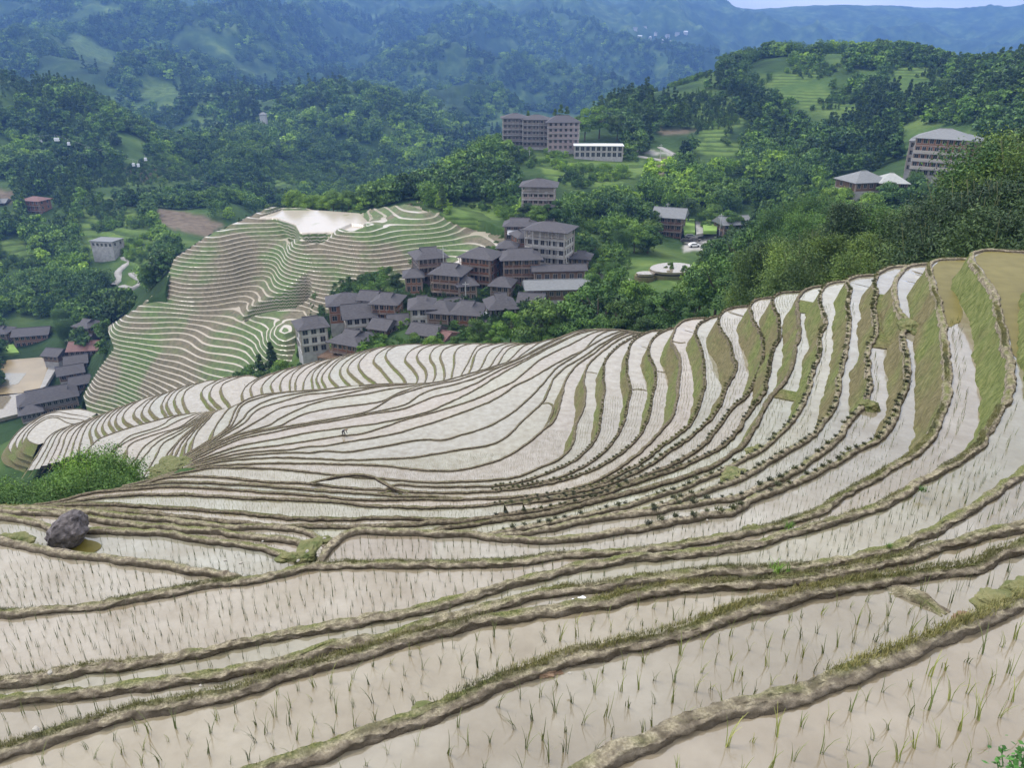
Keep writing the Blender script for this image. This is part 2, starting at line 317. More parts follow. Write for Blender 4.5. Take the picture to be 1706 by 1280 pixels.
fam(58.0, 70.5, 100, 600, K, [
 (1450,150,1350,110,1280,120,1230,140,1165,165,1150,205,1162,255,1212,315,1230,400), (1380,150,1280,118,1220,125,1150,150,1085,190,1072,250,1110,310,1155,345,1180,430),
 (1330,155,1230,120,1160,130,1090,160,1025,200,1012,240,1050,310,1110,360,1140,440), (1180,180,1080,142,1010,160,960,178,893,222,880,290,908,350,935,382,960,450),
 (1100,195,1000,160,940,178,890,198,833,242,820,300,850,362,882,398,910,470), (1060,205,950,170,900,185,850,205,783,262,765,310,790,370,822,408,850,480),
 (1000,220,900,185,850,203,795,224,742,282,730,330,768,405,790,490), (940,240,850,205,790,225,715,254,653,312,640,350,688,402,722,428,750,500),
 (890,255,800,220,740,240,672,265,604,332,590,390,638,432,662,448,690,520), (830,270,740,240,690,258,622,284,532,362,540,402,600,455,640,530),
 (780,285,690,252,630,268,555,294,462,372,450,412,500,455,542,472,580,550), (720,310,630,272,570,290,495,314,412,392,400,432,430,482,462,498,500,570),
 (670,325,580,288,520,305,445,334,362,412,355,452,402,508,440,590), (620,345,530,308,470,325,395,354,322,432,310,482,342,528,370,610),
 (580,360,490,320,430,338,355,368,282,442,255,492,292,548,310,630), (540,380,450,338,390,354,315,384,242,452,215,502,230,552,240,650),
 (500,395,410,354,350,370,285,398,202,462,172,520,150,578,140,680), (460,405,380,368,310,386,245,414,162,472,130,532,102,598,80,700),
 (430,420,350,380,280,396,215,424,122,492,90,542,60,608,30,710), (400,435,320,395,250,410,185,434,72,502,40,562,20,628,-30,730),
 (370,450,290,408,220,422,150,444,42,502,0,572,-30,645,-80,740), (340,460,260,420,180,436,100,458,0,512,-42,582,-75,655,-130,760),
 (300,475,220,434,140,450,60,472,-40,530,-80,600,-120,670,-180,780), (260,490,180,448,100,464,20,486,-80,545,-125,620,-165,690,-230,790)])
KD = 5.687
fam(70.8, 74.4, 0, 620, KD, [
 (900,520,760,500,640,490,560,440,480,430,400,465,330,520,270,590,262,640,310,668,380,690), (880,480,740,450,620,440,540,415,470,415,400,445,290,525,220,625,215,690,290,718,360,740),
 (860,440,740,410,640,400,560,380,460,395,390,430,270,515,172,620,145,680,180,745,272,772,350,800),
 (920,400,820,365,740,352,650,360,560,362,450,392,330,455,220,528,130,620,78,700,98,755,195,800,300,850)])
# the middle field between the two brows
fam(45.4, 56.5, 100, 600, K, [
 (1300,300,1210,345,1160,405,1112,480,1080,560,1040,615,960,690), (1180,340,1100,370,1078,400,1010,475,962,540,948,620,900,705,840,790),
 (1160,345,1090,372,1066,398,1000,468,940,530,900,590,880,690,830,790), (1150,350,1080,374,1058,398,985,470,920,530,862,600,822,690,778,775,720,840),
 (1140,352,1070,376,1050,398,970,470,900,530,835,600,790,680,760,760,700,840), (1130,354,1060,378,1040,398,955,475,870,550,790,640,742,720,705,810,660,880),
 (1110,356,1050,378,1030,398,940,470,850,530,730,600,690,680,640,770,590,850), (1100,360,1040,380,1015,398,900,480,800,530,690,590,610,680,545,760,490,850),
 (1090,362,1030,380,1000,396,880,480,760,520,620,600,560,680,500,760,440,860), (1080,364,1020,380,980,392,850,480,700,525,500,600,480,680,440,770,400,860),
 (1060,366,1000,379,950,390,830,440,760,480,640,520,500,570,400,640,340,760), (1020,368,960,380,900,388,800,410,720,470,600,510,500,540,400,620,300,740),
 (980,370,900,384,800,400,700,428,600,455,500,485,350,535,262,575,200,640,120,760)])
def parse(s):
    out = []
    for ln in s.strip().splitlines():
        nme, h, fl, pts = ln.split('|')
        out.append((float(h), fl, np.array(pts.split(), float).reshape(-1, 2), nme))
    return out
LINES = parse(NEAR) + [(h, fl, p, 'far') for h, fl, p in FAR_FAM]
DRY = [(1452,492,1480,590), (1255,562,1300,662), (1325,500,1345,520)]      # stretches of a level line with no field behind it

def catmull(p, step):
    out = []
    P = np.vstack([2*p[0]-p[1], p, 2*p[-1]-p[-2]])
    for i in range(1, len(P)-2):
        a, b, c, d = P[i-1:i+3]; n = max(2, int(np.hypot(*(c-b))/step))
        t = np.linspace(0, 1, n, endpoint=False)[:, None]
        out.append(.5*((2*b)+(-a+c)*t+(2*a-5*b+4*c-d)*t*t+(-a+3*b-3*c+d)*t**3))
    out.append(P[-2][None]); return np.vstack(out)
def smooth1(a, k):
    if k < 1: return a
    pad = np.vstack([np.repeat(a[:1], k, 0), a, np.repeat(a[-1:], k, 0)]); c = np.cumsum(np.vstack([np.zeros((1, a.shape[1])), pad]), 0)
    return (c[2*k+1:]-c[:-2*k-1])/(2*k+1)
def resample(P, step):
    """P (n,2) world, variable step function of distance"""
    d = np.hypot(*np.diff(P, axis=0).T); s = np.concatenate([[0], np.cumsum(d)])
    pos = [0.0]
    while pos[-1] < s[-1]:
        i = min(np.searchsorted(s, pos[-1]), len(P)-1); r = np.hypot(*P[i]); pos.append(pos[-1]+step(r))
    pos = np.array(pos[:-1]+[s[-1]])
    return np.stack([np.interp(pos, s, P[:, 0]), np.interp(pos, s, P[:, 1])], 1)
def left_normals(P, k=0):
    Q = smooth1(P, k) if k else P
    T = np.gradient(Q, axis=0); T /= np.maximum(1e-6, np.hypot(T[:, 0], T[:, 1]))[:, None]
    return np.stack([-T[:, 1], T[:, 0]], 1)
def strip(rows):
    """rows: list of (n,3) -> verts, quads"""
    n = len(rows[0]); V = np.vstack(rows); F = []
    i = np.arange(n-1)
    for k in range(len(rows)-1):
        a = k*n+i; F.append(np.stack([a, a+1, a+1+n, a+n], 1))
    return V, np.vstack(F)

CURVES = []
_s = random.Random(3)
for h, fl, px, nme in LINES:
    sm = catmull(px, 4.0)
    X, Y, _ = unproj(sm[:, 0], sm[:, 1], h)
    P = resample(np.stack([X, Y], 1), lambda r: max(.022, r*.0040))
    P = smooth1(P, 2)
    far = nme == 'far'
    N = left_normals(P, 3)
    r = np.hypot(P[:, 0], P[:, 1]); z = CAMZ-h
    seed = _s.randint(0, 999)
    # hand-made edge: the line wavers a little
    s_ = np.cumsum(np.concatenate([[0], np.hypot(*np.diff(P, axis=0).T)]))
    wob = (fbm(s_*.35, s_*0+seed, 3, seed)-.5)*(.22 if not far else .25) + (fbm(s_*2.2, s_*0+seed, 2, seed+5)-.5)*.09
    P = P + N*wob[:, None]
    CURVES.append(dict(h=h, fl=fl, P=P, N=N, z=z, r=r, s=s_, far=far, name=nme, px=sm, seed=seed))

def bund_mesh(c, wid, hgt, grass):
    P, N, z, s_, seed = c['P'], c['N'], c['z'], c['s'], c['seed']
    n = len(P); one = np.ones(n)
    wv = wid*(.85+.4*fbm(s_*.8, s_*0, 2, seed+1)); hv = hgt*(.75+.45*fbm(s_*1.1, s_*0, 3, seed+2))
    tp = np.clip(np.minimum(np.arange(n), np.arange(n)[::-1])/8, .15, 1); hv = hv*tp
    prof = [(1.02,-.3,0),(.97,.15,.08),(.92,.55,.2),(.78,.86,.42),(.5,1.0,.66),(.15,1.02,.8),(-.2,1.05,.95),(-.55,1.0,1),(-.82,.72,.9),(-1.0,.1,.7),(-1.15,-1.4,.5)]
    if z > CAMZ-9:      # close to the eye: a finer section
        pr = np.array(prof); tt = np.linspace(0, len(pr)-1, 25); prof = [tuple(np.interp(q, range(len(pr)), pr[:, k]) for k in range(3)) for q in tt]
    near = z > CAMZ-9
    if c['far']: prof = [prof[0], prof[2], prof[4], prof[7], prof[10]]
    rows = []; pa = []
    for k, (a, b, t) in enumerate(prof):
        kk = k*(10/24 if near else 1); j = (fbm(s_*5, s_*0+kk*.5, 3, seed)-.5)
        d = .5*wv*a - .5*wid + j*wid*.5          # bund sits outside the traced water line
        if near:
            d = d + (fbm(s_*16, np.full(n, k*.55), 3, 7)-.5)*.035
        rows.append(np.column_stack([P+N*d[:, None], z+hv*b+(0 if not near else (b > .1)*(fbm(s_*15, np.full(n, k*.5), 3, 70)-.5)*.03)+(fbm(s_*7, s_*0+kk*.6, 2, seed+3)-.5)*hgt*.55*(b > .1)])); pa.append(one*t)
    V, F = strip(rows)
    g = np.tile(grass + .5*(fbm(s_*.25, s_*0, 2, seed+9)-.5), len(prof))
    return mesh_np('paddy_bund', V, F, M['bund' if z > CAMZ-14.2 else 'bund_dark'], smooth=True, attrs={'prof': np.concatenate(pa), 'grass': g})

HSORT = sorted(c['h'] for c in CURVES if not c['far'])
for c in CURVES:
    P, N, z, r, seed, s_ = c['P'], c['N'], c['z'], c['r'], c['seed'], c['s']
    far = c['far']; h = c['h']
    # ---- water sheet, uphill of the line, running in under the next bank
    rm = float(np.median(r))
    wb = (.145+.010*(h-4) if h < 9 else (.18 if h < 14.2 else .22)) if not far else .20
    Wd = (4.2+.09*r) if not far else (4.6+0*r)
    if c['name'] == 'F1': Wd = 7+0*r
    med = float(np.median(np.hypot(*np.diff(P, axis=0).T))); kn = int(min(len(P)//5, max(6, (.5+.11*rm)/med))); Ns = left_normals(P, kn); c['Ns'] = Ns
    e = .5*.3
    jz = .012*fbm(s_*.7, s_*0, 2, seed)
    rows = [np.column_stack([P+N*(-.45*wb), 0*r+z+.0]), np.column_stack([P+Ns*(Wd*.5)[:, None], 0*r+z-.010-jz*.5]), np.column_stack([P+Ns*Wd[:, None], 0*r+z-.022-jz])]
    V, F = strip(rows)
    # dry stretches: no field, only bank
    n = len(P); px, py, _ = proj(P[:, 0], P[:, 1], z)
    dry = np.zeros(n, bool)
    for (x0, y0, x1, y1) in DRY:
        if c['name'] in ('B9', 'J2', 'H1'): dry |= (px > x0) & (px < x1) & (py > y0) & (py < y1)
    keep = ~np.tile((dry[:-1] | dry[1:]), 2)
    if (~keep).any():
        o = mesh_np('terrace_bank', V+np.array([0, 0, .03]), F[~keep], M['bank'], attrs={'grass': np.full(len(V), .0)}); tag(o, kind='structure')
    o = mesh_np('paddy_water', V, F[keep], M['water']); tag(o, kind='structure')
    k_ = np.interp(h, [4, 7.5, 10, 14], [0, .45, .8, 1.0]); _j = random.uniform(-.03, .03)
    o.color = (.95+.34*k_+_j, .93+.41*k_, .86+.53*k_-_j, 1)          # browner mud near; sky-reflection brightness painted into the colour of fields further down
    # ---- bank (riser) falling away outside the bund
    big = {'F5': (1.15, 2.1), 'F8': (1.9, 6.5), 'F7': (2.6, 3.4), 'J1': (2.4, 3), 'JB': (5, 7), 'G4': (8, 8), 'K1': (4.5, 4.5)}
    D = 2.1 if not far else 1.9
    if c['name'] in big:
        a_, b_ = big[c['name']]; D = np.interp(px, [1000, 1200], [b_, a_])
    D = D + 0*r
    ang = R(68) if not far else R(50)
    run = D/math.tan(ang)
    if c['name'] == 'F5': run = run*np.interp(py, [620, 780], [1.15, 1.0])
    rows = []
    m = 7 if not far else 3
    for k in range(m+1):
        f = k/m
        j = (fbm(s_*1.3+k*.7, s_*0+k*2.1, 3, seed+20)-.5)*(.35 if not far else .2)*min(1, 3*f)*(1-f*.5)
        d = -.92*wb-run*f**1.15
        rows.append(np.column_stack([P+N*(d+j)[:, None], z-.02-D*f]))
    V, F = strip(rows)
    gb = {'F6': .16, 'F7': -.05, 'F5': .25, 'F8': -.02}.get(c['name'], .0)
    g = np.tile(gb+.25*(fbm(s_*.12, s_*0, 2, seed+31)-.5), m+1)
    o = mesh_np('terrace_bank', V, F, M['bank'], smooth=True, attrs={'grass': g}); tag(o, kind='structure')
    wb = (.145+.010*(h-4) if h < 9 else (.18 if h < 14.2 else .22)) if not far else .20
    o = bund_mesh(c, wb, (wb*.46 if h < 9 else .12) if not far else .12, .34 if c['fl'] == 'g' else (-.3 if far else (.12 if h < 9 else -.1)))
    tag(o, kind='structure')

# cross dikes and spurs that divide fields without a change of level
DIKES = '''4.9|1475 977 1500 979 1520 986 1560 1006 1583 1020
25.3|620 824 655 817 672 822
25.0|680 822 655 816 631 803 615 796 584 794 549 800 514 807
31.6|904 672 914 671 923 676 921 691 909 715
23.4|1121 568 1132 571 1141 570
25.3|1095 618 1106 620 1117 619
26.7|1053 649 1066 648 1079 651
20.6|1229 602 1237 603 1244 601
17.3|1300 529 1308 531 1315 528
29.6|976 620 985 620 995 622
14.5|1369 560 1376 558'''
for ln in DIKES.splitlines():
    h, pts = ln.split('|'); h = float(h)
    sm = catmull(np.array(pts.split(), float).reshape(-1, 2), 3); X, Y, _ = unproj(sm[:, 0], sm[:, 1], h)
    P = resample(np.stack([X, Y], 1), lambda r: max(.05, r*.0045)); N = left_normals(P, 2)
    s_ = np.cumsum(np.concatenate([[0], np.hypot(*np.diff(P, axis=0).T)]))
    tag(bund_mesh(dict(P=P, N=N, z=CAMZ-h, s=s_, seed=int(h*10), far=False), .15 if h < 9 else .22, .08 if h < 9 else .13, .1), kind='structure')
# ------------------------------------------------------------------ the land: control points are pixel x, y and forward distance in metres
CTRL = '''
600 575 188  480 605 200  470 560 208  300 640 212  200 675 214  150 700 216  430 525 236  510 526 238  400 495 250
300 520 240  600 480 238  450 450 262  450 352 302 520 352 302 590 352 302 500 386 265 560 386 265 610 384 267  440 395 276  380 430 260  300 470 250  240 510 247  190 548 250
520 430 270  450 470 257  560 415 276  400 500 250  690 345 300  640 378 284  600 410 264  560 450 250  530 480 243  500 512 240
720 372 274  780 375 273  840 380 272  720 420 251  780 420 250  840 415 250  700 440 243  640 470 236  330 545 233  260 580 223  200 622 221  160 665 222
450 562 226  420 600 218  350 622 214  300 652 210  400 640 207  430 362 306  400 380 306  350 400 306  300 432 292  270 462 286
180 570 262  135 655 238  200 480 340  225 430 365  230 500 318  60 570 285  40 620 258  100 620 258  40 590 275  20 680 227.5  70 680 227.5  20 650 243  110 560 280  -60 600 269  -60 700 217
60 480 350  60 360 430  20 440 368  170 340 440  180 385 410  330 368 440  380 340 470  260 280 560  120 300 520  0 250 540  -150 250 560 -150 450 380
120 150 640  0 135 620  -100 130 620  250 220 680  330 290 610  400 260 640  60 200 600
560 320 640  620 325 620  450 330 560  500 290 700  500 195 900  420 240 740  700 225 960  640 180 1150  560 180 1000  300 170 1050  200 80 1500  60 60 1500  400 80 1700  600 120 1900  780 215 1300 750 120 2000
850 170 1700  850 90 2300  700 40 2900  950 130 2000  1000 40 3100  1100 80 2900  1300 60 3600  1500 75 3700  1700 60 3500  60 20 2600  300 20 2900 -200 40 2000
900 245 432  1000 262 418  870 285 398  1000 290 380  940 350 318  980 330 335  1060 405 272  1100 340 330  1130 400 292  1240 390 290  1180 440 248  1120 450 214  1000 480 210
840 300 372  780 270 430  700 320 400  640 330 400  780 340 330 
900 440 240  840 470 226  740 495 210  820 545 186  900 540 184  680 560 182  560 598 180  960 500 212
1050 560 165  930 590 165  1100 560 145  1200 540 125  1300 520 110  1500 500 90  1650 480 84  1800 480 84
1300 420 235  1440 335 270  1560 320 272  1650 280 290  1380 280 380  1250 310 350  1150 260 420  1250 190 500  1100 200 490  1400 160 500  1400 98 590  1300 104 600  1200 120 610  1080 160 600  1000 190 560  1520 96 590 1600 118 530  1700 120 430  1850 60 400  1550 210 400  1700 200 330
'''
# hidden ground, given directly: pixel x (at mid height), forward distance, drop below the eye
HID = '''600 160 66  700 168 66  500 170 74  400 178 84  300 184 94  200 190 100  60 196 106  -80 200 108  900 150 60  1000 140 56
1050 130 48  1200 100 36  1300 80 32  1400 68 28  1500 56 24  1600 48 20  1750 48 20  1900 50 18
1400 120 42 1550 120 42 1700 120 40 1300 170 56 1500 200 54 1680 200 46
30 40 34  120 42 38  -80 38 30  30 52 44  120 56 48  -80 50 40  200 60 50
0 800 90  200 850 110  350 900 120  500 1400 130  600 1400 140  900 700 120  1000 900 150  1100 850 130  1300 900 150  1500 900 150  1700 800 120
450 420 104  350 520 104  550 480 108  650 520 112  750 560 120  820 600 125
0 5500 -60  300 5500 -60  600 5500 -60  900 5500 -60  1200 5500 -60 1500 5500 -60 1800 5500 -60 0 6400 0 900 6400 0 1800 6400 0
0 2 6 400 2 6 853 2 6 1300 2 5.5 1700 2 5  400 4 7 853 4 6.5 1300 4 6 1700 4 5.5  520 340 78'''
SKYR = [(-100,-40,3300),(60,-40,3300),(200,-40,3300),(340,-25,3500),(420,-6,3700),(462,8,3800),(500,-8,3800),(620,-30,4200),(800,-30,4400),(1000,-25,4600),(1120,-10,4700),(1180,13,4700),(1350,10,4700),(1500,8,4700),(1650,14,4700),(1800,10,4700)]
cp = []
a = np.array(CTRL.split(), float).reshape(-1, 3)
for x, y, r in list(a)+SKYR:
    p = at_r(x, y, r); cp.append((p.x/r, math.log(r), (CAMZ-p.z)/r))
for x, r, h in np.array(HID.split(), float).reshape(-1, 3):
    p = at_r(x, 500, r); cp.append((p.x/r, math.log(r), h/r))
for c in CURVES:
    if c['name'] == 'N0': continue
    n = len(c['P']); k = 9 if not c['far'] else 5
    if c['far'] and (int(c['h']*10) % 2): continue
    for i in np.linspace(1, n-2, k).astype(int):
        X, Y = c['P'][i]
        if Y > 2 and abs(X/Y) < 1.3:
            cp.append((X/Y, math.log(Y), (c['h']+(1.5 if c['far'] else (1.8 if Y > 12 else 2.8)+.022*min(Y, 60)*(1 if Y < 90 else .6)))/Y))
cp = np.array(cp)
# drop near duplicates
keep = []
for i, q in enumerate(cp):
    if all(abs(q[0]-cp[j][0]) > .012 or abs(q[1]-cp[j][1]) > .03 for j in keep): keep.append(i)
cp = cp[keep]
def tps_fit(P, v, lam):
    n = len(P); d = np.sqrt(((P[:, None]-P[None])**2).sum(-1)); K_ = d**2*np.log(d+1e-9)
    K_ += lam*np.eye(n); A = np.zeros((n+3, n+3)); A[:n, :n] = K_; A[:n, n] = 1; A[:n, n+1:] = P; A[n:, :n] = A[:n, n:].T
    return np.linalg.solve(A, np.concatenate([v, np.zeros(3)]))
SC = np.array([1.0, .55])
CPs = cp[:, :2]*SC; WT = tps_fit(CPs, cp[:, 2], 1e-4)
def tps_eval(u, l):
    Q = np.stack([u*SC[0], l*SC[1]], 1); out = np.empty(len(Q))
    for i in range(0, len(Q), 20000):
        q = Q[i:i+20000]; d = np.sqrt(((q[:, None]-CPs[None])**2).sum(-1)); out[i:i+20000] = (d**2*np.log(d+1e-9))@WT[:-3] + WT[-3] + q@WT[-2:]
    return out
# coarse table, then bilinear
GU = np.linspace(-1.25, 1.25, 260); GL = np.linspace(math.log(2.0), math.log(6500), 330)
uu, ll = np.meshgrid(GU, GL); TAB = tps_eval(uu.ravel(), ll.ravel()).reshape(uu.shape)
def table(u, l):
    fu = np.clip((u-GU[0])/(GU[1]-GU[0]), 0, len(GU)-1.001); fl = np.clip((l-GL[0])/(GL[1]-GL[0]), 0, len(GL)-1.001)
    i = fu.astype(int); j = fl.astype(int); a_ = fu-i; b_ = fl-j
    return (TAB[j, i]*(1-a_)+TAB[j, i+1]*a_)*(1-b_)+(TAB[j+1, i]*(1-a_)+TAB[j+1, i+1]*a_)*b_
def ground(X, Y, detail=True):
    X = np.asarray(X, float); Y = np.maximum(np.asarray(Y, float), 2.0)
    z = CAMZ - table(X/Y, np.log(Y))*Y
    if detail:
        m = np.clip((Y-480)/900, 0, 1)
        fd = np.clip((4500-Y)/900, .06, 1)
        z = z + m*fd*(fbm(X/420+3, Y/560, 6, 40, True)-.62)*235*np.clip(.3+Y/2600, 0, 1.25)
        m2 = np.clip((Y-230)/250, 0, 1)
        z = z + m2*(fbm(X/60, Y/60, 3, 60)-.5)*9
    return z
def inpoly(x, y, poly):
    poly = np.array(poly, float).reshape(-1, 2); ins = np.zeros(np.shape(x), bool); j = len(poly)-1
    for i in range(len(poly)):
        xi, yi = poly[i]; xj, yj = poly[j]
        cnd = ((yi > y) != (yj > y)) & (x < (xj-xi)*(y-yi)/(yj-yi+1e-9)+xi); ins ^= cnd; j = i
    return ins
# fields and clearings on the land, measured as pixel outlines with a range of distances
LITE = [((740,345, 800,338, 850,345, 870,365, 830,368, 780,372, 735,362), 250, 420), ((855,250,905,256,960,266,1030,266,1075,262,1080,282,1050,300,1000,310,960,316,930,310,905,285,860,275), 330, 450),
 ((150,275,205,280,290,255,345,285,330,300,240,310,150,315), 420, 700), ((130,350,190,336,250,372,270,420,240,440,150,430,130,400), 330, 480),
 ((0,395,40,400,70,430,40,450,0,455), 330, 420), ((0,575,22,572,30,588,0,592), 250, 320), ((1160,365,1190,365,1195,385,1160,390), 250, 330),
 ((1110,455,1170,455,1200,470,1180,490,1120,485), 180, 240), ((1140,160,1180,150,1240,200,1200,240,1160,230), 400, 620), ((1250,135,1330,112,1400,108,1390,128,1300,145), 420, 700), ((1470,105,1560,112,1590,130,1490,132), 420, 700),
 ((1290,160,1400,150,1440,180,1350,185), 420, 700), ((1120,110,1200,105,1180,130,1100,150,1060,170), 420, 700), ((232,135,270,133,300,155,240,160), 600, 1500), ((110,55,140,60,200,95,190,105,130,90), 900, 2400),
 ((450,270,500,270,505,310,455,310), 500, 900), ((960,380,990,370,1010,420,980,450), 200, 300), ((1150,235,1240,240,1230,262,1160,258), 350, 500), ((480,330,560,325,620,340,600,352,470,345),280,420)]
SOIL = [((255,345,300,350,375,370,350,395,310,385,270,370), 360, 560), ((205,280,280,285,240,300,215,295), 420, 700), ((0,315,25,318,30,335,0,340), 380, 520), ((1085,275,1100,262,1120,262,1100,300), 300, 420), ((1100,215,1165,215,1150,225,1100,225), 380, 500)]
HARD = [((1148,392,1190,372,1195,395,1180,415,1140,418), 240, 330), ((1030,242,1090,256,1135,262,1120,254,1040,240), 380, 450)]
def masks(X, Y, Z):
    px, py, f = proj(X, Y, Z); o = []
    jx = (fbm(X/14, Y/14, 3, 91)-.5)*26; jy = (fbm(X/14, Y/14, 3, 92)-.5)*16; px = px+jx; py = py+jy
    for S_ in (LITE, SOIL, HARD):
        m = np.zeros(X.shape, bool)
        for poly, r0, r1 in S_: m |= inpoly(px, py, poly) & (Y > r0) & (Y < r1)
        o.append(m)
    return px, py, o
def landmat():
    m, t, b = newmat('hillside_ground', .95, .1)
    n1 = noise_n(t, .03, 6); n2 = noise_n(t, .25, 5); n3 = noise_n(t, .006, 6, rough=.65)
    base = ramp(t, [(.3, (.018,.036,.014)), (.5, (.034,.066,.022)), (.72, (.075,.115,.036))], n1)
    big = ramp(t, [(.36, (.6,.66,.7)), (.5, (1.1,1.1,1)), (.62, (1.9,1.75,1.45))], n3)
    base2 = mixc(t, 1.0, base.outputs[0], big.outputs[0], 'MULTIPLY')
    gp_ = nd(t, 'ShaderNodeNewGeometry'); sx_ = t.nodes.new('ShaderNodeSeparateXYZ'); t.links.new(gp_.outputs['Position'], sx_.inputs[0])
    ma = t.nodes.new('ShaderNodeMath'); ma.operation = 'MULTIPLY_ADD'; ma.inputs[1].default_value = .62; t.links.new(sx_.outputs[2], ma.inputs[0]); t.links.new(noise_n(t, .06, 3), ma.inputs[2])
    fr = t.nodes.new('ShaderNodeMath'); fr.operation = 'FRACT'; t.links.new(ma.outputs[0], fr.inputs[0])
    lt = ramp(t, [(.0, (.050,.082,.024)), (.34, (.062,.105,.028)), (.5, (.095,.155,.038)), (.9, (.11,.17,.045))], fr.outputs[0])
    lt2 = ramp(t, [(.3, (.55,.6,.55)), (.5, (1,1,1)), (.7, (1.25,1.15,1.0))], noise_n(t, .12, 5, rough=.7))
    ltm = t.nodes.new('ShaderNodeMixRGB'); ltm.blend_type = 'MULTIPLY'; ltm.inputs[0].default_value = 1; t.links.new(lt.outputs[0], ltm.inputs[1]); t.links.new(lt2.outputs[0], ltm.inputs[2]); lt = ltm
    so_ = ramp(t, [(.3, (.11,.085,.06)), (.7, (.19,.155,.115))], n2)
    hd = ramp(t, [(.3, (.30,.29,.27)), (.7, (.42,.41,.38))], n2)
    c = base2
    for nm, col in (('lite', lt.outputs[0]), ('soil', so_.outputs[0]), ('hard', hd.outputs[0])):
        at = nd(t, 'ShaderNodeAttribute', attribute_name=nm); c = mixc(t, at.outputs['Fac'], c, col)
    t.links.new(c, b.inputs['Base Color']); bump(t, b, n2, 1.2, .7)
    return m
M['land'] = landmat()
NR, NC = 900, 760
th = np.linspace(-R(47), R(47), NC); lr = np.linspace(math.log(2.2), math.log(6400), NR)
Yg, Ug = np.meshgrid(np.exp(lr), np.tan(th), indexing='ij'); Xg = Ug*Yg
Zg = ground(Xg.ravel(), Yg.ravel()).reshape(Xg.shape)
_, _, (mL, mS, mH) = masks(Xg, Yg, Zg); px, py, _ = proj(Xg, Yg, Zg)
# the terraced hill gets its own finer sheet: sink the coarse one below it
HILLPOLY = (120,705, 140,655, 166,612, 190,580, 178,545, 228,512, 272,478, 290,430, 345,392, 450,344, 600,350, 700,336, 720,352, 812,365, 850,385, 845,408, 850,425, 800,435, 760,452, 700,472, 640,492, 600,505, 545,520, 500,545, 495,600, 540,660, 300,740)
inh = inpoly(px, py, HILLPOLY) & (Yg > 196) & (Yg < 325)
def soften(m, k=1):
    a_ = m.astype(float)
    for _ in range(k):
        a_[1:-1, 1:-1] = (a_[1:-1, 1:-1]*2+a_[:-2, 1:-1]+a_[2:, 1:-1]+a_[1:-1, :-2]+a_[1:-1, 2:])/6
    return a_
er = soften(inh, 6) > .95
Zg2 = Zg - 9.0*er
idx = np.arange(NR*NC).reshape(NR, NC)
Fq = np.stack([idx[:-1, :-1], idx[:-1, 1:], idx[1:, 1:], idx[1:, :-1]], -1).reshape(-1, 4)
o = mesh_np('ground', np.stack([Xg, Yg, Zg2], -1).reshape(-1, 3), Fq, M['land'], smooth=True,
            attrs={'lite': soften(mL, 1).ravel(), 'soil': soften(mS, 1).ravel(), 'hard': soften(mH, 1).ravel()})
tag(o, kind='structure')

# ---- terraced hill across the valley
def hillmat():
    m, t, b = newmat('hill_terraces', .9, .2)
    at = nd(t, 'ShaderNodeAttribute', attribute_name='hs')
    fr = t.nodes.new('ShaderNodeMath'); fr.operation = 'FRACT'; t.links.new(at.outputs['Fac'], fr.inputs[0])
    at2 = nd(t, 'ShaderNodeAttribute', attribute_name='wet')
    n1 = noise_n(t, .045, 4); n2 = noise_n(t, .8, 4); n3 = noise_n(t, .12, 3)
    brown = ramp(t, [(.3, (.085,.075,.045)), (.7, (.16,.135,.085))], n2)
    green = ramp(t, [(.3, (.05,.085,.025)), (.7, (.10,.15,.04))], n2)
    gm = ramp(t, [(.46, (0,0,0)), (.58, (1,1,1))], n1)
    ris = mixc(t, gm.outputs[0], brown.outputs[0], green.outputs[0])
    water = mixc(t, ramp(t, [(.62, (0,0,0)), (.75, (1,1,1))], n3).outputs[0], (.43,.38,.31), (.24,.25,.12))
    sb = t.nodes.new('ShaderNodeMath'); sb.operation = 'SUBTRACT'; t.links.new(at2.outputs['Fac'], sb.inputs[0]); t.links.new(fr.outputs[0], sb.inputs[1])
    wm = ramp(t, [(.0, (0,0,0)), (.04, (1,1,1))], sb.outputs[0])
    c = mixc(t, wm.outputs[0], ris, water); t.links.new(c, b.inputs['Base Color'])
    rr = ramp(t, [(0, (.9,.9,.9)), (1, (.18,.18,.18))], wm.outputs[0]); t.links.new(rr.outputs[0], b.inputs['Roughness'])
    b.inputs['Specular IOR Level'].default_value = .6
    return m
M['hill'] = hillmat()
xs = np.arange(95, 880, .85); NR2 = 420; l2 = np.linspace(math.log(194), math.log(330), NR2)
U2 = np.array([at_r(x, 480, 100).x/100 for x in xs])
Y2, UU2 = np.meshgrid(np.exp(l2), U2, indexing='ij'); X2 = UU2*Y2
Z2 = ground(X2.ravel(), Y2.ravel(), False).reshape(X2.shape)
Z2 = Z2 + (fbm(X2/22, Y2/22, 3, 5)-.5)*1.6 + 3.2*np.sin((X2*.85-Y2*.5)/9.5+4*fbm(X2/45, Y2/45, 2, 8))
FLAT = [((432,362, 470,350, 530,350, 600,355, 614,370, 580,386, 500,388, 492,374, 462,363), 265, 388), ((560,388, 585,376, 605,378, 608,392, 585,396), 261, 396),
        ((405,540, 425,531, 460,525, 520,521, 520,528, 480,533, 440,537), 236, 537), ((675,352, 690,342, 712,344, 714,362, 700,358), 288, 360)]
flatm = np.zeros(X2.shape, bool); flatz = np.zeros(X2.shape)
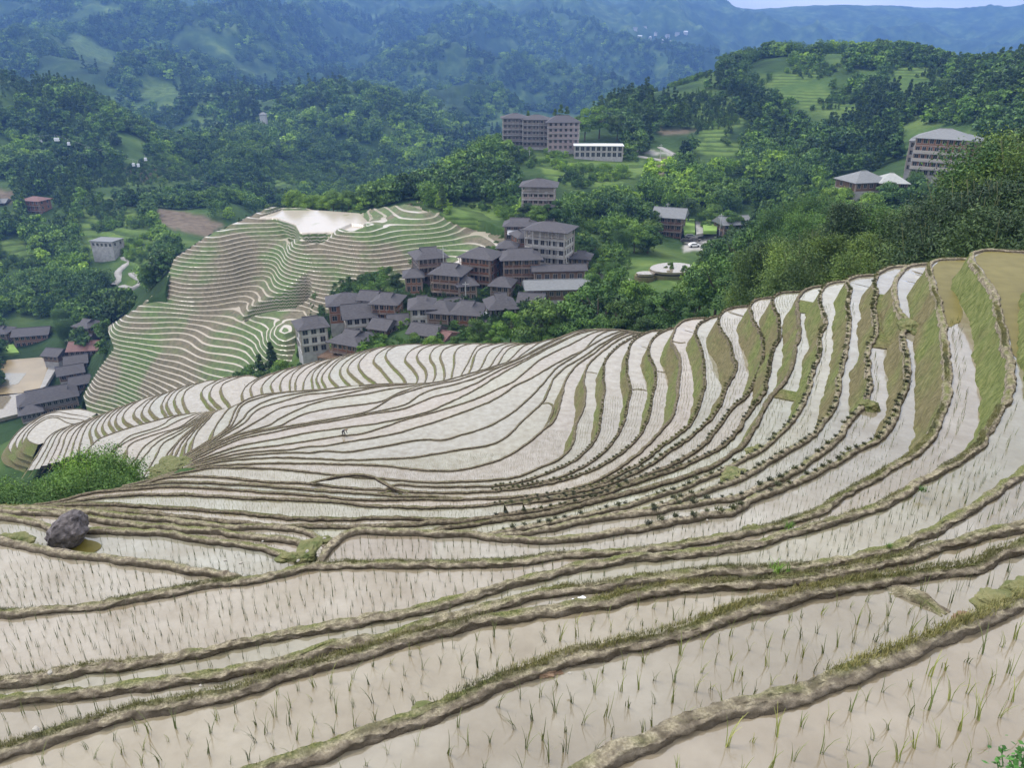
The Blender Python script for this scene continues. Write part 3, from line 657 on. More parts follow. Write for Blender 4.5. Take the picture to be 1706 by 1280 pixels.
for poly, r0, y0 in FLAT:
    pp = np.array(poly, float).reshape(-1, 2); hp = CAMZ-at_r(853, y0, r0).z; wx, wy, _ = unproj(pp[:, 0], pp[:, 1], hp)
    ins = inpoly(X2, Y2, np.stack([wx, wy], 1).ravel()); near = soften(ins, 16)*2.2; near = np.clip(near, 0, 1)
    Z2 = Z2*(1-near)+(CAMZ-hp)*near; flatm |= ins; flatz = np.where(ins, CAMZ-hp, flatz)
STEP = 1.02
hs = Z2/STEP; fl_ = np.floor(hs); fr_ = hs-fl_
Zt = STEP*(fl_ + np.clip((fr_-.52)/.46, 0, 1))
qx, qy, _ = proj(X2, Y2, Z2)
cell = soften(inpoly(qx, qy, HILLPOLY), 2) > .2
cell &= (Y2 > 196) & (Y2 < 325)
idx = np.arange(X2.size).reshape(X2.shape)
F2 = np.stack([idx[:-1, :-1], idx[:-1, 1:], idx[1:, 1:], idx[1:, :-1]], -1)
kf = cell[:-1, :-1] & cell[1:, 1:] & cell[:-1, 1:] & cell[1:, :-1]
Zt = np.where(flatm, flatz, Zt); hs2 = np.where(flatm, np.floor(hs)+.2, hs)
o = mesh_np('terraced_hill', np.stack([X2, Y2, Zt], -1).reshape(-1, 3), F2[kf].reshape(-1, 4), M['hill'], attrs={'hs': hs2.ravel(), 'wet': np.where(flatm, .9, .27+.24*(fbm(X2/9, Y2/9, 3, 15)-.42)).ravel()})
tag(o, kind='structure')
# ------------------------------------------------------------------ trees
def quads(centers, nrm, size, rg, asp=.6):
    """leaf-sized quads at centers facing nrm"""
    n = len(centers); a = rg.normal(size=(n, 3)); nrm = nrm/np.linalg.norm(nrm, axis=1)[:, None]
    t = np.cross(nrm, a); t /= np.linalg.norm(t, axis=1)[:, None]; b = np.cross(nrm, t)
    s = size*(.7+.6*rg.random(n)); t *= s[:, None]; b *= (s*asp)[:, None]
    V = np.stack([centers-t, centers-b, centers+t, centers+b], 1).reshape(-1, 3)
    return V, np.arange(4*n).reshape(n, 4)
def crown_cloud(rg, nlump, nleaf, H, Rw, base, leaf, cone=False):
    C = []; Nn = []
    for i in range(nlump):
        if cone:
            f = rg.random()**.8; z = base+(H-base)*f; rr = Rw*(1-f)**.8*(.55+.45*rg.random()); a = rg.random()*6.283
            c = np.array([rr*math.cos(a)*.75, rr*math.sin(a)*.75, z]); s = np.array([.38, .38, .22])*Rw*(1-.6*f)
        else:
            a = rg.random()*6.283; f = rg.random(); z = base+(H-base)*(.12+.76*f)
            prof = math.sin(math.pi*min(1, .22+.72*f))**.7; rr = Rw*prof*math.sqrt(rg.random())*.8
            c = np.array([rr*math.cos(a), rr*math.sin(a), z]); s = np.array([1, 1, .72])*Rw*(.24+.2*rg.random())
        m = int(nleaf/nlump); d = rg.normal(size=(m, 3)); d /= np.linalg.norm(d, axis=1)[:, None]
        d[:, 2] = np.where(d[:, 2] < -.35, -d[:, 2]*.6, d[:, 2])
        rad = (.62+.45*rg.random(m))[:, None]
        C.append(c+d*s*rad); Nn.append(d+rg.normal(size=(m, 3))*.55)
    return quads(np.vstack(C), np.vstack(Nn), leaf, rg)
def bamboo_cloud(rg, nculm, per, H, spread, leaf):
    C = []; Nn = []
    for i in range(nculm):
        a = rg.random()*6.283; lean = spread*(.25+.75*rg.random()); h = H*(.72+.28*rg.random()); b0 = rg.normal(size=2)*spread*.22
        f = .22+.78*rg.random(per)**.75
        px_ = b0[0]+math.cos(a)*lean*f**2.4; py_ = b0[1]+math.sin(a)*lean*f**2.4; pz = h*(f-.12*f**4)
        w_ = .55+1.2*np.sin(np.pi*np.clip(f*.95, 0, 1))
        j = rg.normal(size=(per, 3))*np.stack([w_*.55, w_*.55, w_*.38], 1)
        C.append(np.stack([px_, py_, pz], 1)+j); Nn.append(rg.normal(size=(per, 3))+[0, 0, .6])
    return quads(np.vstack(C), np.vstack(Nn), leaf, rg, .32)
def trunk_mb(rg, H, Rw, r0, kind='broad'):
    b = MB(); 
    if kind == 'broad':
        top = Vector((rg.normal()*.3, rg.normal()*.3, H*.55)); b.bar((0, 0, -1.5), top, r0, 7, r2=r0*.55)
        for i in range(5):
            a = i*1.257+rg.random(); e = top+Vector((math.cos(a)*Rw*.6, math.sin(a)*Rw*.6, H*(.12+.2*rg.random()))); b.bar(top-Vector((0, 0, H*.06*i*.6)), e, r0*.42, 5, r2=r0*.12)
    elif kind == 'cone': b.bar((0, 0, -1.5), (0, 0, H*.95), r0, 6, r2=r0*.1)
    else:
        for i in range(9):
            a = rg.random()*6.283; l = Rw*(.2+.7*rg.random()); p0 = Vector((rg.normal()*Rw*.18, rg.normal()*Rw*.18, -1.5)); prev = p0
            for k in range(1, 5):
                f = k/4; q = p0+Vector((math.cos(a)*l*f**2.4, math.sin(a)*l*f**2.4, (H*.85+1.5)*f)); b.bar(prev, q, .05*(1.2-f*.7), 5, r2=.05*(1.2-f*.8)); prev = q
    return b
TREE = {}   # kind -> list of (crown mesh, trunk mesh)
def make_tree(kind, i, mat):
    rg = np.random.default_rng(100+i*7+len(kind))
    if kind == 'broad': V, F = crown_cloud(rg, 16+i*3, 9500, 8.0, 3.6+.3*i, 1.6, .17); tb = trunk_mb(rg, 8, 3.6, .22)
    elif kind == 'cone': V, F = crown_cloud(rg, 60, 7000, 10.0, 2.4, 1.2, .17, True); tb = trunk_mb(rg, 10, 2, .17, 'cone')
    else: V, F = bamboo_cloud(rg, 22, 1900, 10.6, 2.5, .115); tb = trunk_mb(rg, 11, 3.0, .1, 'bamboo')
    names = {'broad': 'broadleaf_tree', 'cone': 'conifer_tree', 'bamboo': 'bamboo_clump'}
    co = mesh_np('crown', V, F, mat, link=False)
    to = tb.build('trunk', M['bamboo_stem'] if kind == 'bamboo' else M['bark']); COL.objects.unlink(to)
    return (names[kind], co.data, to.data)
TREE['broad'] = [make_tree('broad', i, M[m]) for i, m in enumerate(['leaf_mid', 'leaf_dark', 'leaf_mid', 'leaf_light'])]
TREE['cone'] = [make_tree('cone', i, M['leaf_dark']) for i in range(2)]
TREE['bamboo'] = [make_tree('bamboo', i, M[m]) for i, m in enumerate(['leaf_bamboo', 'leaf_mid', 'leaf_bamboo_pale'])]
NTREE = 0
LAND = [(522,560,'the white walled house'),(592,570,'the red brown house'),(640,510,'the small orange brown house'),(710,510,'the white fronted house'),(780,520,'the brown timber house'),(834,510,'the pinkish house'),(730,460,'the tall grey timber house'),(803,450,'the long reddish balcony house'),
 (916,420,'the tall pale building'),(925,480,'the silver roofed hall'),(898,330,'the lone pale house'),(870,220,'the hillside hotel'),(940,225,'the right hotel block'),(1000,252,'the long low white shell'),(1113,380,'the house by the parking yard'),(1218,380,'the low house past the parking yard'),
 (1560,260,'the big red brown hotel'),(1434,305,'the wide grey roof'),(1121,447,'the round pale pond'),(68,350,'the small orange red house'),(180,405,'the flat roofed building by the road'),(60,560,'the long red brown house on the left'),(145,580,'the lower left hamlet'),(90,660,'the big dark roofed building'),(530,365,'the hilltop pond'),
 (700,350,'the top of the terraced hill'),(230,470,'the winding road'),(165,370,'the left green terraces'),(310,370,'the brown field'),(1130,245,'the hillside road'),(250,285,'the upper left clearing'),(1380,120,'the open hilltop'),(1200,190,'the grassy patch on the right hill'),(1050,285,'the green terraces below the hotel'),(1600,430,'the topmost near field'),(1250,500,'the skyline of the right slope'),(1050,550,'the crest of the near fields'),(140,800,'the left end of the near bunds'),(450,640,'the left brow of the near fields'),(1330,250,'the middle of the right hill'),(1450,200,'the upper right woods'),(620,300,'the dark valley'),(60,200,'the left ridge'),(40,440,'the left edge terraces')]
def tree_label(kind, var, x, y, r, h):
    d = [(math.hypot(x-a, y-b), a, b, n) for a, b, n in LAND]; _, a, b, n = min(d)
    rel = ('left of' if x < a else 'right of') if abs(x-a) > abs(y-b)*1.2 else ('above' if y < b else 'below')
    size = 'tall' if h > 11 else ('small' if h < 6.5 else 'middling')
    near = ', close by' if min(d)[0] < 28 else ('' if min(d)[0] < 60 else ', well away')
    kn = {'broad': ['mid green leafy tree', 'dark leafy tree', 'full crowned leafy tree', 'pale green leafy tree'][var % 4], 'cone': 'dark pointed conifer', 'bamboo': ['dusky bamboo clump', 'fresh green bamboo clump', 'greyish bamboo clump'][var % 3]}[kind]
    return ' '.join(('%s %s %s %s%s' % (size, kn, rel, n, near)).split()[:16])
def place_tree(kind, var, X, Y, Z, h, label, group):
    """h: wanted height in metres"""
    global NTREE
    nm, cm, tm = TREE[kind][var % len(TREE[kind])]
    e = empty(nm, (X, Y, Z), random.random()*6.28); s = h/{'broad': 8.0, 'cone': 10.0, 'bamboo': 11.0}[kind]
    e.scale = (s*random.uniform(.9, 1.12), s*random.uniform(.9, 1.12), s)
    qx_, qy_, _ = proj(X, Y, Z+h*.6); label = tree_label(kind, var, qx_, qy_, Y, h); group = {'broad': 'leafy trees around the village and hills', 'cone': 'conifers on the valley sides', 'bamboo': 'bamboo clumps on the slopes'}[kind]
    tag(e, label, {'broad': 'tree', 'cone': 'tree', 'bamboo': 'bamboo'}[kind], group)
    for n_, me in (('crown', cm), ('trunk', tm)):
        o = bpy.data.objects.new(n_, me); o.parent = e; COL.objects.link(o)
    NTREE += 1
    return e
def gz(X, Y): return float(ground(np.array([X]), np.array([Y]))[0])
def tree_px(kind, var, x, ytop, r, h, label, group, sink=None):
    """tree whose top shows at pixel (x, ytop) at distance r; its foot goes to the ground or stays h below its top"""
    p = at_r(x, ytop, r); g = gz(p.x, p.y)
    hh = min(max(p.z-g, h*.75), h*1.5)
    return place_tree(kind, var, p.x, p.y, p.z-hh, hh, label, group)
# -- bamboo grove behind the right slope (top pixel, distance)
G1_ = ('tall dark bamboo clump in the grove behind the upper right fields', 'bamboo clumps in the grove')
for i, (x, y, r, v) in enumerate([(1275,395,100,0),(1310,345,108,1),(1345,372,92,0),(1372,330,104,2),(1400,352,88,0),(1432,322,100,0),(1462,345,84,2),(1492,318,98,1),(1520,352,80,0),
    (1545,310,94,2),(1572,330,78,0),(1596,285,90,1),(1618,300,74,0),(1640,250,86,2),(1662,268,70,0),(1682,225,84,1),(1704,250,70,0),(1722,200,82,2),(1745,240,68,0),(1765,180,86,0),
    (1330,400,86,2),(1386,392,80,0),(1446,395,76,2),(1500,390,72,0),(1556,372,70,2),(1610,360,66,0),(1660,340,62,2),(1700,318,60,0),(1240,430,112,2),(1290,440,92,0),(1740,330,60,0),(1360,440,80,0)]):
    tree_px('bamboo', v, x, y+(6 if x < 1600 else -12)+[-22, 14, -6, 20, 4][i % 5], r, 13, *G1_)
for i, (x, y, r) in enumerate([(1330,318,170),(1365,308,165),(1400,316,160),(1440,322,158),(1300,330,175),(1475,330,150),(1420,338,140),(1345,335,150)]):
    tree_px('bamboo', 1, x, y, r, 11, 'bright green bamboo clump behind the dark grove below the grey roofs', 'bright bamboo clumps')
# -- the big soft bamboo at the left edge
for i, (x, y, r, h) in enumerate([(148,728,64,9),(118,745,62,8),(180,752,66,8),(85,775,60,7),(40,790,58,6),(-10,785,58,7),(135,760,58,8),(165,780,60,7),(60,800,56,6)]):
    tree_px('bamboo', 1, x, y, r, h, 'fresh green bamboo clump at the left edge beside the near terraces' if i < 3 else 'low green bamboo at the far left below the first bund', 'bamboo at the left edge' if i < 3 else 'low bamboo at the left')
# -- trees along the skyline and round the village
LIST = '''
broad 905 500 160 10|broad 850 520 165 8|broad 795 532 165 7|broad 955 490 168 10|broad 1000 470 160 12|broad 1040 500 150 9|broad 1085 505 148 9|broad 1120 480 145 10|broad 1160 500 135 8|broad 1200 425 140 14|broad 1230 450 130 12|broad 1175 440 150 12
broad 1255 470 118 9|broad 1145 520 130 7|broad 1075 530 140 7|broad 1010 525 150 8|broad 965 525 155 8|broad 930 540 158 6|broad 880 545 160 6|broad 820 550 160 5|broad 760 560 160 4|broad 720 560 160 4|broad 690 555 165 5|broad 660 560 168 5|broad 635 570 166 5|broad 615 580 165 4
broad 1030 445 178 11|broad 1065 465 170 9|broad 985 455 190 9|broad 1210 395 190 12|broad 1240 385 185 13|broad 1265 375 178 13|broad 1180 405 215 9|broad 1290 400 165 10
cone 448 570 196 10|cone 430 590 192 9|broad 470 600 190 7|broad 500 605 186 6|broad 415 610 192 6|broad 395 620 192 5|broad 530 608 180 4|broad 458 612 186 6|broad 440 618 186 5
broad 660 455 225 6|broad 635 470 222 6|broad 610 478 218 5|broad 690 470 215 5|broad 650 480 212 5|broad 675 485 208 4
broad 820 445 225 5|broad 830 400 262 8|broad 845 385 266 7|broad 815 410 255 6
broad 735 300 340 13|broad 700 320 330 12|broad 670 328 330 11|broad 640 335 330 10|broad 620 338 325 9|cone 600 335 325 9|broad 580 335 322 8|broad 560 330 325 9|broad 530 325 330 8|broad 505 328 330 8|broad 480 330 330 8|broad 455 338 325 7|cone 440 345 312 6|cone 425 350 310 6|cone 410 358 308 7|cone 398 362 305 6|broad 650 300 360 10|broad 715 345 310 7|broad 735 350 305 6
broad 930 365 262 9|broad 950 360 262 9|broad 975 385 255 8|broad 990 400 245 8|broad 915 350 280 8|broad 940 340 290 8|broad 900 365 270 5|broad 1010 360 290 9|broad 1030 350 295 9|broad 1045 380 280 8|broad 1060 340 310 9|broad 1075 370 290 9|broad 960 420 240 5|broad 1000 430 225 6|broad 1150 330 310 9|broad 1190 340 305 9|broad 1220 350 295 9
cone 880 185 445 11|cone 935 175 445 13|cone 945 178 445 12|cone 925 182 445 11|broad 975 180 450 14|broad 1000 175 455 14|broad 1030 190 450 13
cone 1572 92 560 16|broad 1680 88 470 22|broad 1700 95 460 20|broad 1640 110 480 15
broad 880 338 262 5|broad 895 342 260 5|broad 912 340 262 5|broad 926 334 264 6|broad 870 345 264 4|broad 150 500 300 9|broad 120 520 295 9|broad 90 470 330 9|broad 60 480 330 9|broad 170 540 270 8|broad 140 595 262 6|broad 150 620 248 6|broad 140 650 238 6|broad 155 665 232 6|broad 132 630 245 5|broad 60 545 300 5|broad 10 550 300 5|broad 160 570 262 6|broad 90 575 284 4
'''
GR = {'broad': 'leafy green tree in the woods around the village', 'cone': 'dark pointed conifer among the village trees'}
for ent in LIST.replace('\n', '|').split('|'):
    if not ent.strip(): continue
    k, x, y, r, h = ent.split(); x, y, r, h = map(float, (x, y, r, h))
    tree_px(k, random.choice([0, 1, 2, 0, 1, 3]), x, y, r, h, GR[k] if r < 300 else GR[k].replace('the village', 'the far houses').replace('village trees', 'far trees'), GR[k][:22]+('' if r < 300 else ' far off'))
# -- bright poplars behind the pond
for x in range(490, 640, 13):
    tree_px('broad', 3, x+random.uniform(-4, 4), 322+random.uniform(-6, 8), 318+random.uniform(-5, 8), 8, 'bright green bushy tree in the row behind the hilltop pond', 'trees behind the hilltop pond')

# -- scattered woods: nearest as trees of their own, the rest as one mass
def scatter(n, u0, u1, r0, r1, seed):
    rg = np.random.default_rng(seed); u = u0+(u1-u0)*rg.random(n); r = np.sqrt(r0*r0+(r1*r1-r0*r0)*rg.random(n)); return u*r, r
BLOCK = [HILLPOLY, (495,505,560,465,690,425,760,430,765,415,830,400,840,365,900,372,960,385,985,420,1000,480,890,500,885,545,760,575,640,560,620,600,495,610),
    (865,300,935,298,935,352,865,352), (838,190,968,190,1040,236,1040,268,838,248), (1085,345,1250,360,1245,400,1195,415,1085,415), (1500,210,1630,210,1630,310,1500,305), (1395,290,1510,290,1510,318,1395,318),
    (0,590,100,560,140,600,175,560,165,660,130,700,0,720), (0,530,95,535,110,560,95,590,0,590), (45,330,92,330,92,372,45,372), (1035,425,1175,425,1215,490,1110,500,1035,485), (150,392,215,392,215,418,250,470,240,505,195,500,180,440,150,410), (1085,225,1140,225,1140,268,1085,268)]
def woods(X, Y, H, pad=True):
    Z = ground(X, Y); px, py, f = proj(X, Y, Z); pt = proj(X, Y, Z+H*.7)[1]
    ok = np.ones(len(X), bool); pt2 = proj(X, Y, Z+H*.95)[1]
    for b_ in BLOCK: ok &= ~inpoly(px, py, b_) & ~inpoly(px, (py+pt)/2, b_)
    for poly, r0, r1 in LITE+SOIL+HARD:
        ok &= ~((inpoly(px, py, poly) & (Y > r0) & (Y < r1)) | (inpoly(px, pt2, poly) & (Y < r1) & (Y > r0*.55)) | (inpoly(px, (py+pt2)/2, poly) & (Y < r1) & (Y > r0*.55)))
    return Z, px, py, ok
X, Y = scatter(15000, -.85, .85, 205, 720, 5)
H = 6.0+5.5*rng.random(len(X)); Z, px, py, ok = woods(X, Y, H)
ok &= fbm(X/45, Y/45, 3, 77) > .36
ok &= (px > -60) & (px < 1766) & (py < 700)
X, Y, Z, H = X[ok], Y[ok], Z[ok]-.6, H[ok]
order = np.argsort(Y/H); nI = max(0, 300-NTREE)
kinds = rng.random(len(X)); cz = fbm(X/80, Y/80, 2, 33)
for i in order[:nI]:
    k = 'cone' if kinds[i] < .12 else ('bamboo' if cz[i] > .56 else 'broad')
    place_tree(k, 1 if k == 'bamboo' else int(kinds[i]*97), X[i], Y[i], Z[i], H[i], {'cone': 'dark conifer on the wooded valley side', 'bamboo': 'feathery bamboo clump on the wooded valley side', 'broad': 'round leafy tree on the wooded valley side'}[k], 'wooded valley side '+k)
rest = order[nI:]
# templates for the mass: lighter crowns
def lod(kind, n, leaf, mat, seed):
    rg = np.random.default_rng(seed)
    if kind == 'cone': V, F = crown_cloud(rg, 26, n, 1.25, .30, .1, leaf, True)
    elif kind == 'bamboo': V, F = bamboo_cloud(rg, 14, n//14, 10, 3.4, leaf*8); V = V/8.5
    else: V, F = crown_cloud(rg, 14, n, 1.0, .47, .1, leaf)
    return mesh_np('crown_shape', V, F, mat, link=False)
LC = bpy.data.collections.new('crown_shapes')
for i, (k, m) in enumerate([('broad','leaf_mid'),('broad','leaf_dark'),('broad','leaf_mid'),('broad','leaf_light'),('cone','leaf_dark'),('bamboo','leaf_mid')]):
    o = lod(k, 700, .062, M[m], 50+i); o.name = 'crown_shape_%d' % i; LC.objects.link(o)
def gn_forest(name, X, Y, Z, S_, idx, label):
    n = len(X); me = bpy.data.meshes.new(name); me.vertices.add(n); me.vertices.foreach_set('co', np.stack([X, Y, Z], 1).astype(np.float32).ravel())
    for a_, v_, ty in (('scl', S_, 'FLOAT'), ('rot', rng.random(n)*6.283, 'FLOAT'), ('idx', idx, 'INT')):
        q = me.attributes.new(a_, ty, 'POINT'); q.data.foreach_set('value', np.asarray(v_, np.int32 if ty == 'INT' else np.float32))
    o = bpy.data.objects.new(name, me); COL.objects.link(o); tag(o, label, 'forest', None, 'stuff')
    g = bpy.data.node_groups.new(name, 'GeometryNodeTree'); g.interface.new_socket('Geometry', in_out='INPUT', socket_type='NodeSocketGeometry'); g.interface.new_socket('Geometry', in_out='OUTPUT', socket_type='NodeSocketGeometry')
    N_ = g.nodes.new; gi = N_('NodeGroupInput'); go = N_('NodeGroupOutput'); ip = N_('GeometryNodeInstanceOnPoints'); ci = N_('GeometryNodeCollectionInfo')
    ci.inputs['Collection'].default_value = LC; ci.inputs['Separate Children'].default_value = True; ci.inputs['Reset Children'].default_value = True
    def na(nm, ty):
        q = N_('GeometryNodeInputNamedAttribute'); q.data_type = ty; q.inputs['Name'].default_value = nm; return q.outputs['Attribute']
    cx = N_('ShaderNodeCombineXYZ'); l = g.links.new
    l(gi.outputs[0], ip.inputs['Points']); l(ci.outputs[0], ip.inputs['Instance']); ip.inputs['Pick Instance'].default_value = True
    l(na('idx', 'INT'), ip.inputs['Instance Index']); l(na('rot', 'FLOAT'), cx.inputs['Z']); l(cx.outputs[0], ip.inputs['Rotation']); l(na('scl', 'FLOAT'), ip.inputs['Scale'])
    l(ip.outputs[0], go.inputs[0])
    md = o.modifiers.new('crowns', 'NODES'); md.node_group = g
    return o
def kinds_idx(X, Y, n):
    c_ = fbm(X/90, Y/90, 3, 33); k = rng.random(n)
    idx = np.where(k < .45, 0, np.where(k < .75, 1, 2)); idx = np.where(c_ > .56, np.where(k < .5, 3, 5), idx); idx = np.where((c_ < .42) & (k < .55), 4, idx); return idx
gn_forest('woodland', X[rest], Y[rest], Z[rest], H[rest], kinds_idx(X[rest], Y[rest], len(rest)), 'mixed green woodland covering the valley sides')
X, Y = scatter(52000, -.95, .95, 720, 2900, 9); H = 11+10*rng.random(len(X)); Z, px, py, ok = woods(X, Y, H)
ok &= (fbm(X/110, Y/110, 4, 78) > .40) & (px > -100) & (px < 1800) & (py > -60)
gn_forest('mountain_forest', X[ok], Y[ok], Z[ok]-3, H[ok], kinds_idx(X[ok], Y[ok], ok.sum()), 'bluish forest covering the far mountain slopes')

# scrub dotted over the open patches
X, Y = scatter(90000, -.85, .85, 205, 760, 15); H = 1.4+2.6*rng.random(len(X)); Z = ground(X, Y); px, py, f = proj(X, Y, Z)
inl = np.zeros(len(X), bool)
for poly, r0, r1 in LITE: inl |= inpoly(px, py, poly) & (Y > r0) & (Y < r1)
inl &= (fbm(X/16, Y/16, 3, 21) > np.where(Y > 460, .40, .50)) & ~((px > 850) & (px < 1090) & (py > 250) & (py < 320) & (fbm(X/16, Y/16, 3, 21) < .6)) & (px > -20) & (px < 1730)
gn_forest('scrub', X[inl], Y[inl], Z[inl]-.2, H[inl], kinds_idx(X[inl], Y[inl], inl.sum()), 'low scrub dotted over the open green patches')

# bushes between the houses of the village
X, Y = scatter(14000, -.32, .14, 176, 262, 25); H = 1.0+2.0*rng.random(len(X))**1.6; Z = ground(X, Y); px, py, f = proj(X, Y, Z)
ink = inpoly(px, py, (495,505,560,478,690,440,760,440,800,430,830,405,850,372,900,372,960,385,985,420,1000,480,890,500,885,545,760,575,640,570,620,600,495,610)) & (fbm(X/7, Y/7, 3, 41) > .54)
gn_forest('village_bushes', X[ink], Y[ink], Z[ink]-.2, H[ink], kinds_idx(X[ink], Y[ink], ink.sum()), 'low bushes growing between the village houses')
# ------------------------------------------------------------------ houses
M['roof'] = simple('dark_roof_tiles', (.042,.040,.045), (.092,.087,.094), 1.2, .75, .05, 'Local', .3, (1, 6, 1))
M['roof_grey'] = simple('grey_roof_tiles', (.13,.135,.14), (.22,.23,.235), 1.2, .7, .05, 'Local', .3, (1, 6, 1))
M['roof_red'] = simple('reddish_roof', (.12,.065,.06), (.19,.10,.09), 1.2, .75, .05)
M['roof_white'] = simple('white_sheet_roof', (.62,.63,.66), (.74,.75,.78), .8, .5, .02)
M['roof_pale'] = simple('pale_grey_roof', (.27,.28,.27), (.36,.37,.36), 1.2, .7)
M['wood'] = simple('weathered_wood', (.095,.060,.040), (.21,.14,.095), 1.6, .8, .03, 'Local', .2, (5, 5, .6))
M['wood_red'] = simple('red_brown_wood', (.17,.080,.048), (.30,.15,.09), 1.6, .75, .03, 'Local', .2, (5, 5, .6))
M['wood_grey'] = simple('grey_wood', (.115,.10,.105), (.21,.185,.19), 1.6, .8, .03, 'Local', .2, (5, 5, .6))
M['white'] = simple('whitewash', (.38,.375,.37), (.54,.53,.52), 1.0, .85, .0)
M['conc'] = simple('bare_concrete', (.26,.25,.245), (.40,.39,.38), .8, .9, .02)
M['pink'] = simple('pinkish_render', (.27,.20,.20), (.38,.30,.30), .8, .85, .0)
M['tan'] = simple('tan_render', (.33,.235,.165), (.42,.31,.22), .5, .85, .0)
M['glass'] = simple('dark_glass', (.018,.020,.024), (.05,.055,.06), 1.5, .15, 0, 'Local', .6)
M['frame'] = simple('pale_frame', (.30,.27,.24), (.42,.38,.34), 3, .6)
M['tarp'] = simple('white_tarp', (.66,.68,.72), (.78,.80,.84), 2, .6)
HOUSES = []
M['beam'] = simple('pale_timber', (.20,.155,.125), (.31,.25,.21), 3, .8)
def roof_mesh(w, d, z, hgt, kind, ov=.9, mats=None, parent=None):
    b = MB(); x, y = w/2+ov, d/2+ov; t = .16
    if kind == 'flat':
        b.box(-x+ov*.4, x-ov*.4, -y+ov*.4, y-ov*.4, z, z+.3)
        return b.build('roof', mats, parent)
    ins = {'hip': min(x*.85, y*.95), 'gable': .0, 'halfhip': y*.55}[kind]
    rx = max(.05, x-ins); zt = z+hgt; zr = zt
    e = [(-x,-y,z-.15),(x,-y,z-.15),(x,y,z-.15),(-x,y,z-.15)]
    if kind == 'halfhip':   # hip-and-gable: small gable triangles at the ends
        zg = z+hgt*.55; f = .55
        gx = x-ins; gy = y*(1-f)
        vs = e+[(-gx,-gy,zg),(gx,-gy,zg),(gx,gy,zg),(-gx,gy,zg),(-gx-.35,0,zt),(gx+.35,0,zt)]
        fs = [(0,1,5,4),(1,2,6,5),(2,3,7,6),(3,0,4,7),(4,5,9,8),(6,7,8,9),(5,6,9),(7,4,8)]
    else:
        vs = e+[(-rx,0,zt),(rx,0,zt)]; fs = [(0,1,5,4),(2,3,4,5),(1,2,5),(3,0,4)]
    b.add(vs, fs)
    nv = len(vs); b.add([(q[0],q[1],q[2]-t) for q in e], [(3,2,1,0)])
    low = [(q[0],q[1],q[2]-t) for q in e]
    for i in range(4):
        j = (i+1)%4; b.add([low[i], low[j], e[j], e[i]], [(0,1,2,3)])
    o = b.build('roof', mats, parent)
    c = MB(); c.bar((-rx if kind != 'halfhip' else -(x-ins)-.35, 0, zt+.03), (rx if kind != 'halfhip' else (x-ins)+.35, 0, zt+.03), .13, 6)
    c.build('ridge_tiles', mats, o)
    return o
def win(mb, cx, cz, ww, wh, face, off):
    """one window: frame and pane set on a wall; face 0 front(-y) 1 right(+x) 2 left(-x)"""
    def bx(u0, u1, z0, z1, p0, p1, m):
        if face == 0: mb.box(u0, u1, -off-p1, -off-p0, z0, z1, m)
        elif face == 1: mb.box(off+p0, off+p1, u0, u1, z0, z1, m)
        else: mb.box(-off-p1, -off-p0, u0, u1, z0, z1, m)
    x0, x1, z0, z1 = cx-ww/2, cx+ww/2, cz-wh/2, cz+wh/2; f = .09
    bx(x0, x1, z0, z1, -.05, .02, 1)
    bx(x0-f, x0, z0-f, z1+f, -.05, .07, 0); bx(x1, x1+f, z0-f, z1+f, -.05, .07, 0)
    bx(x0, x1, z0-f, z0, -.05, .07, 0); bx(x0, x1, z1, z1+f, -.05, .07, 0)
    bx((x0+x1)/2-.03, (x0+x1)/2+.03, z0, z1, .02, .05, 0)
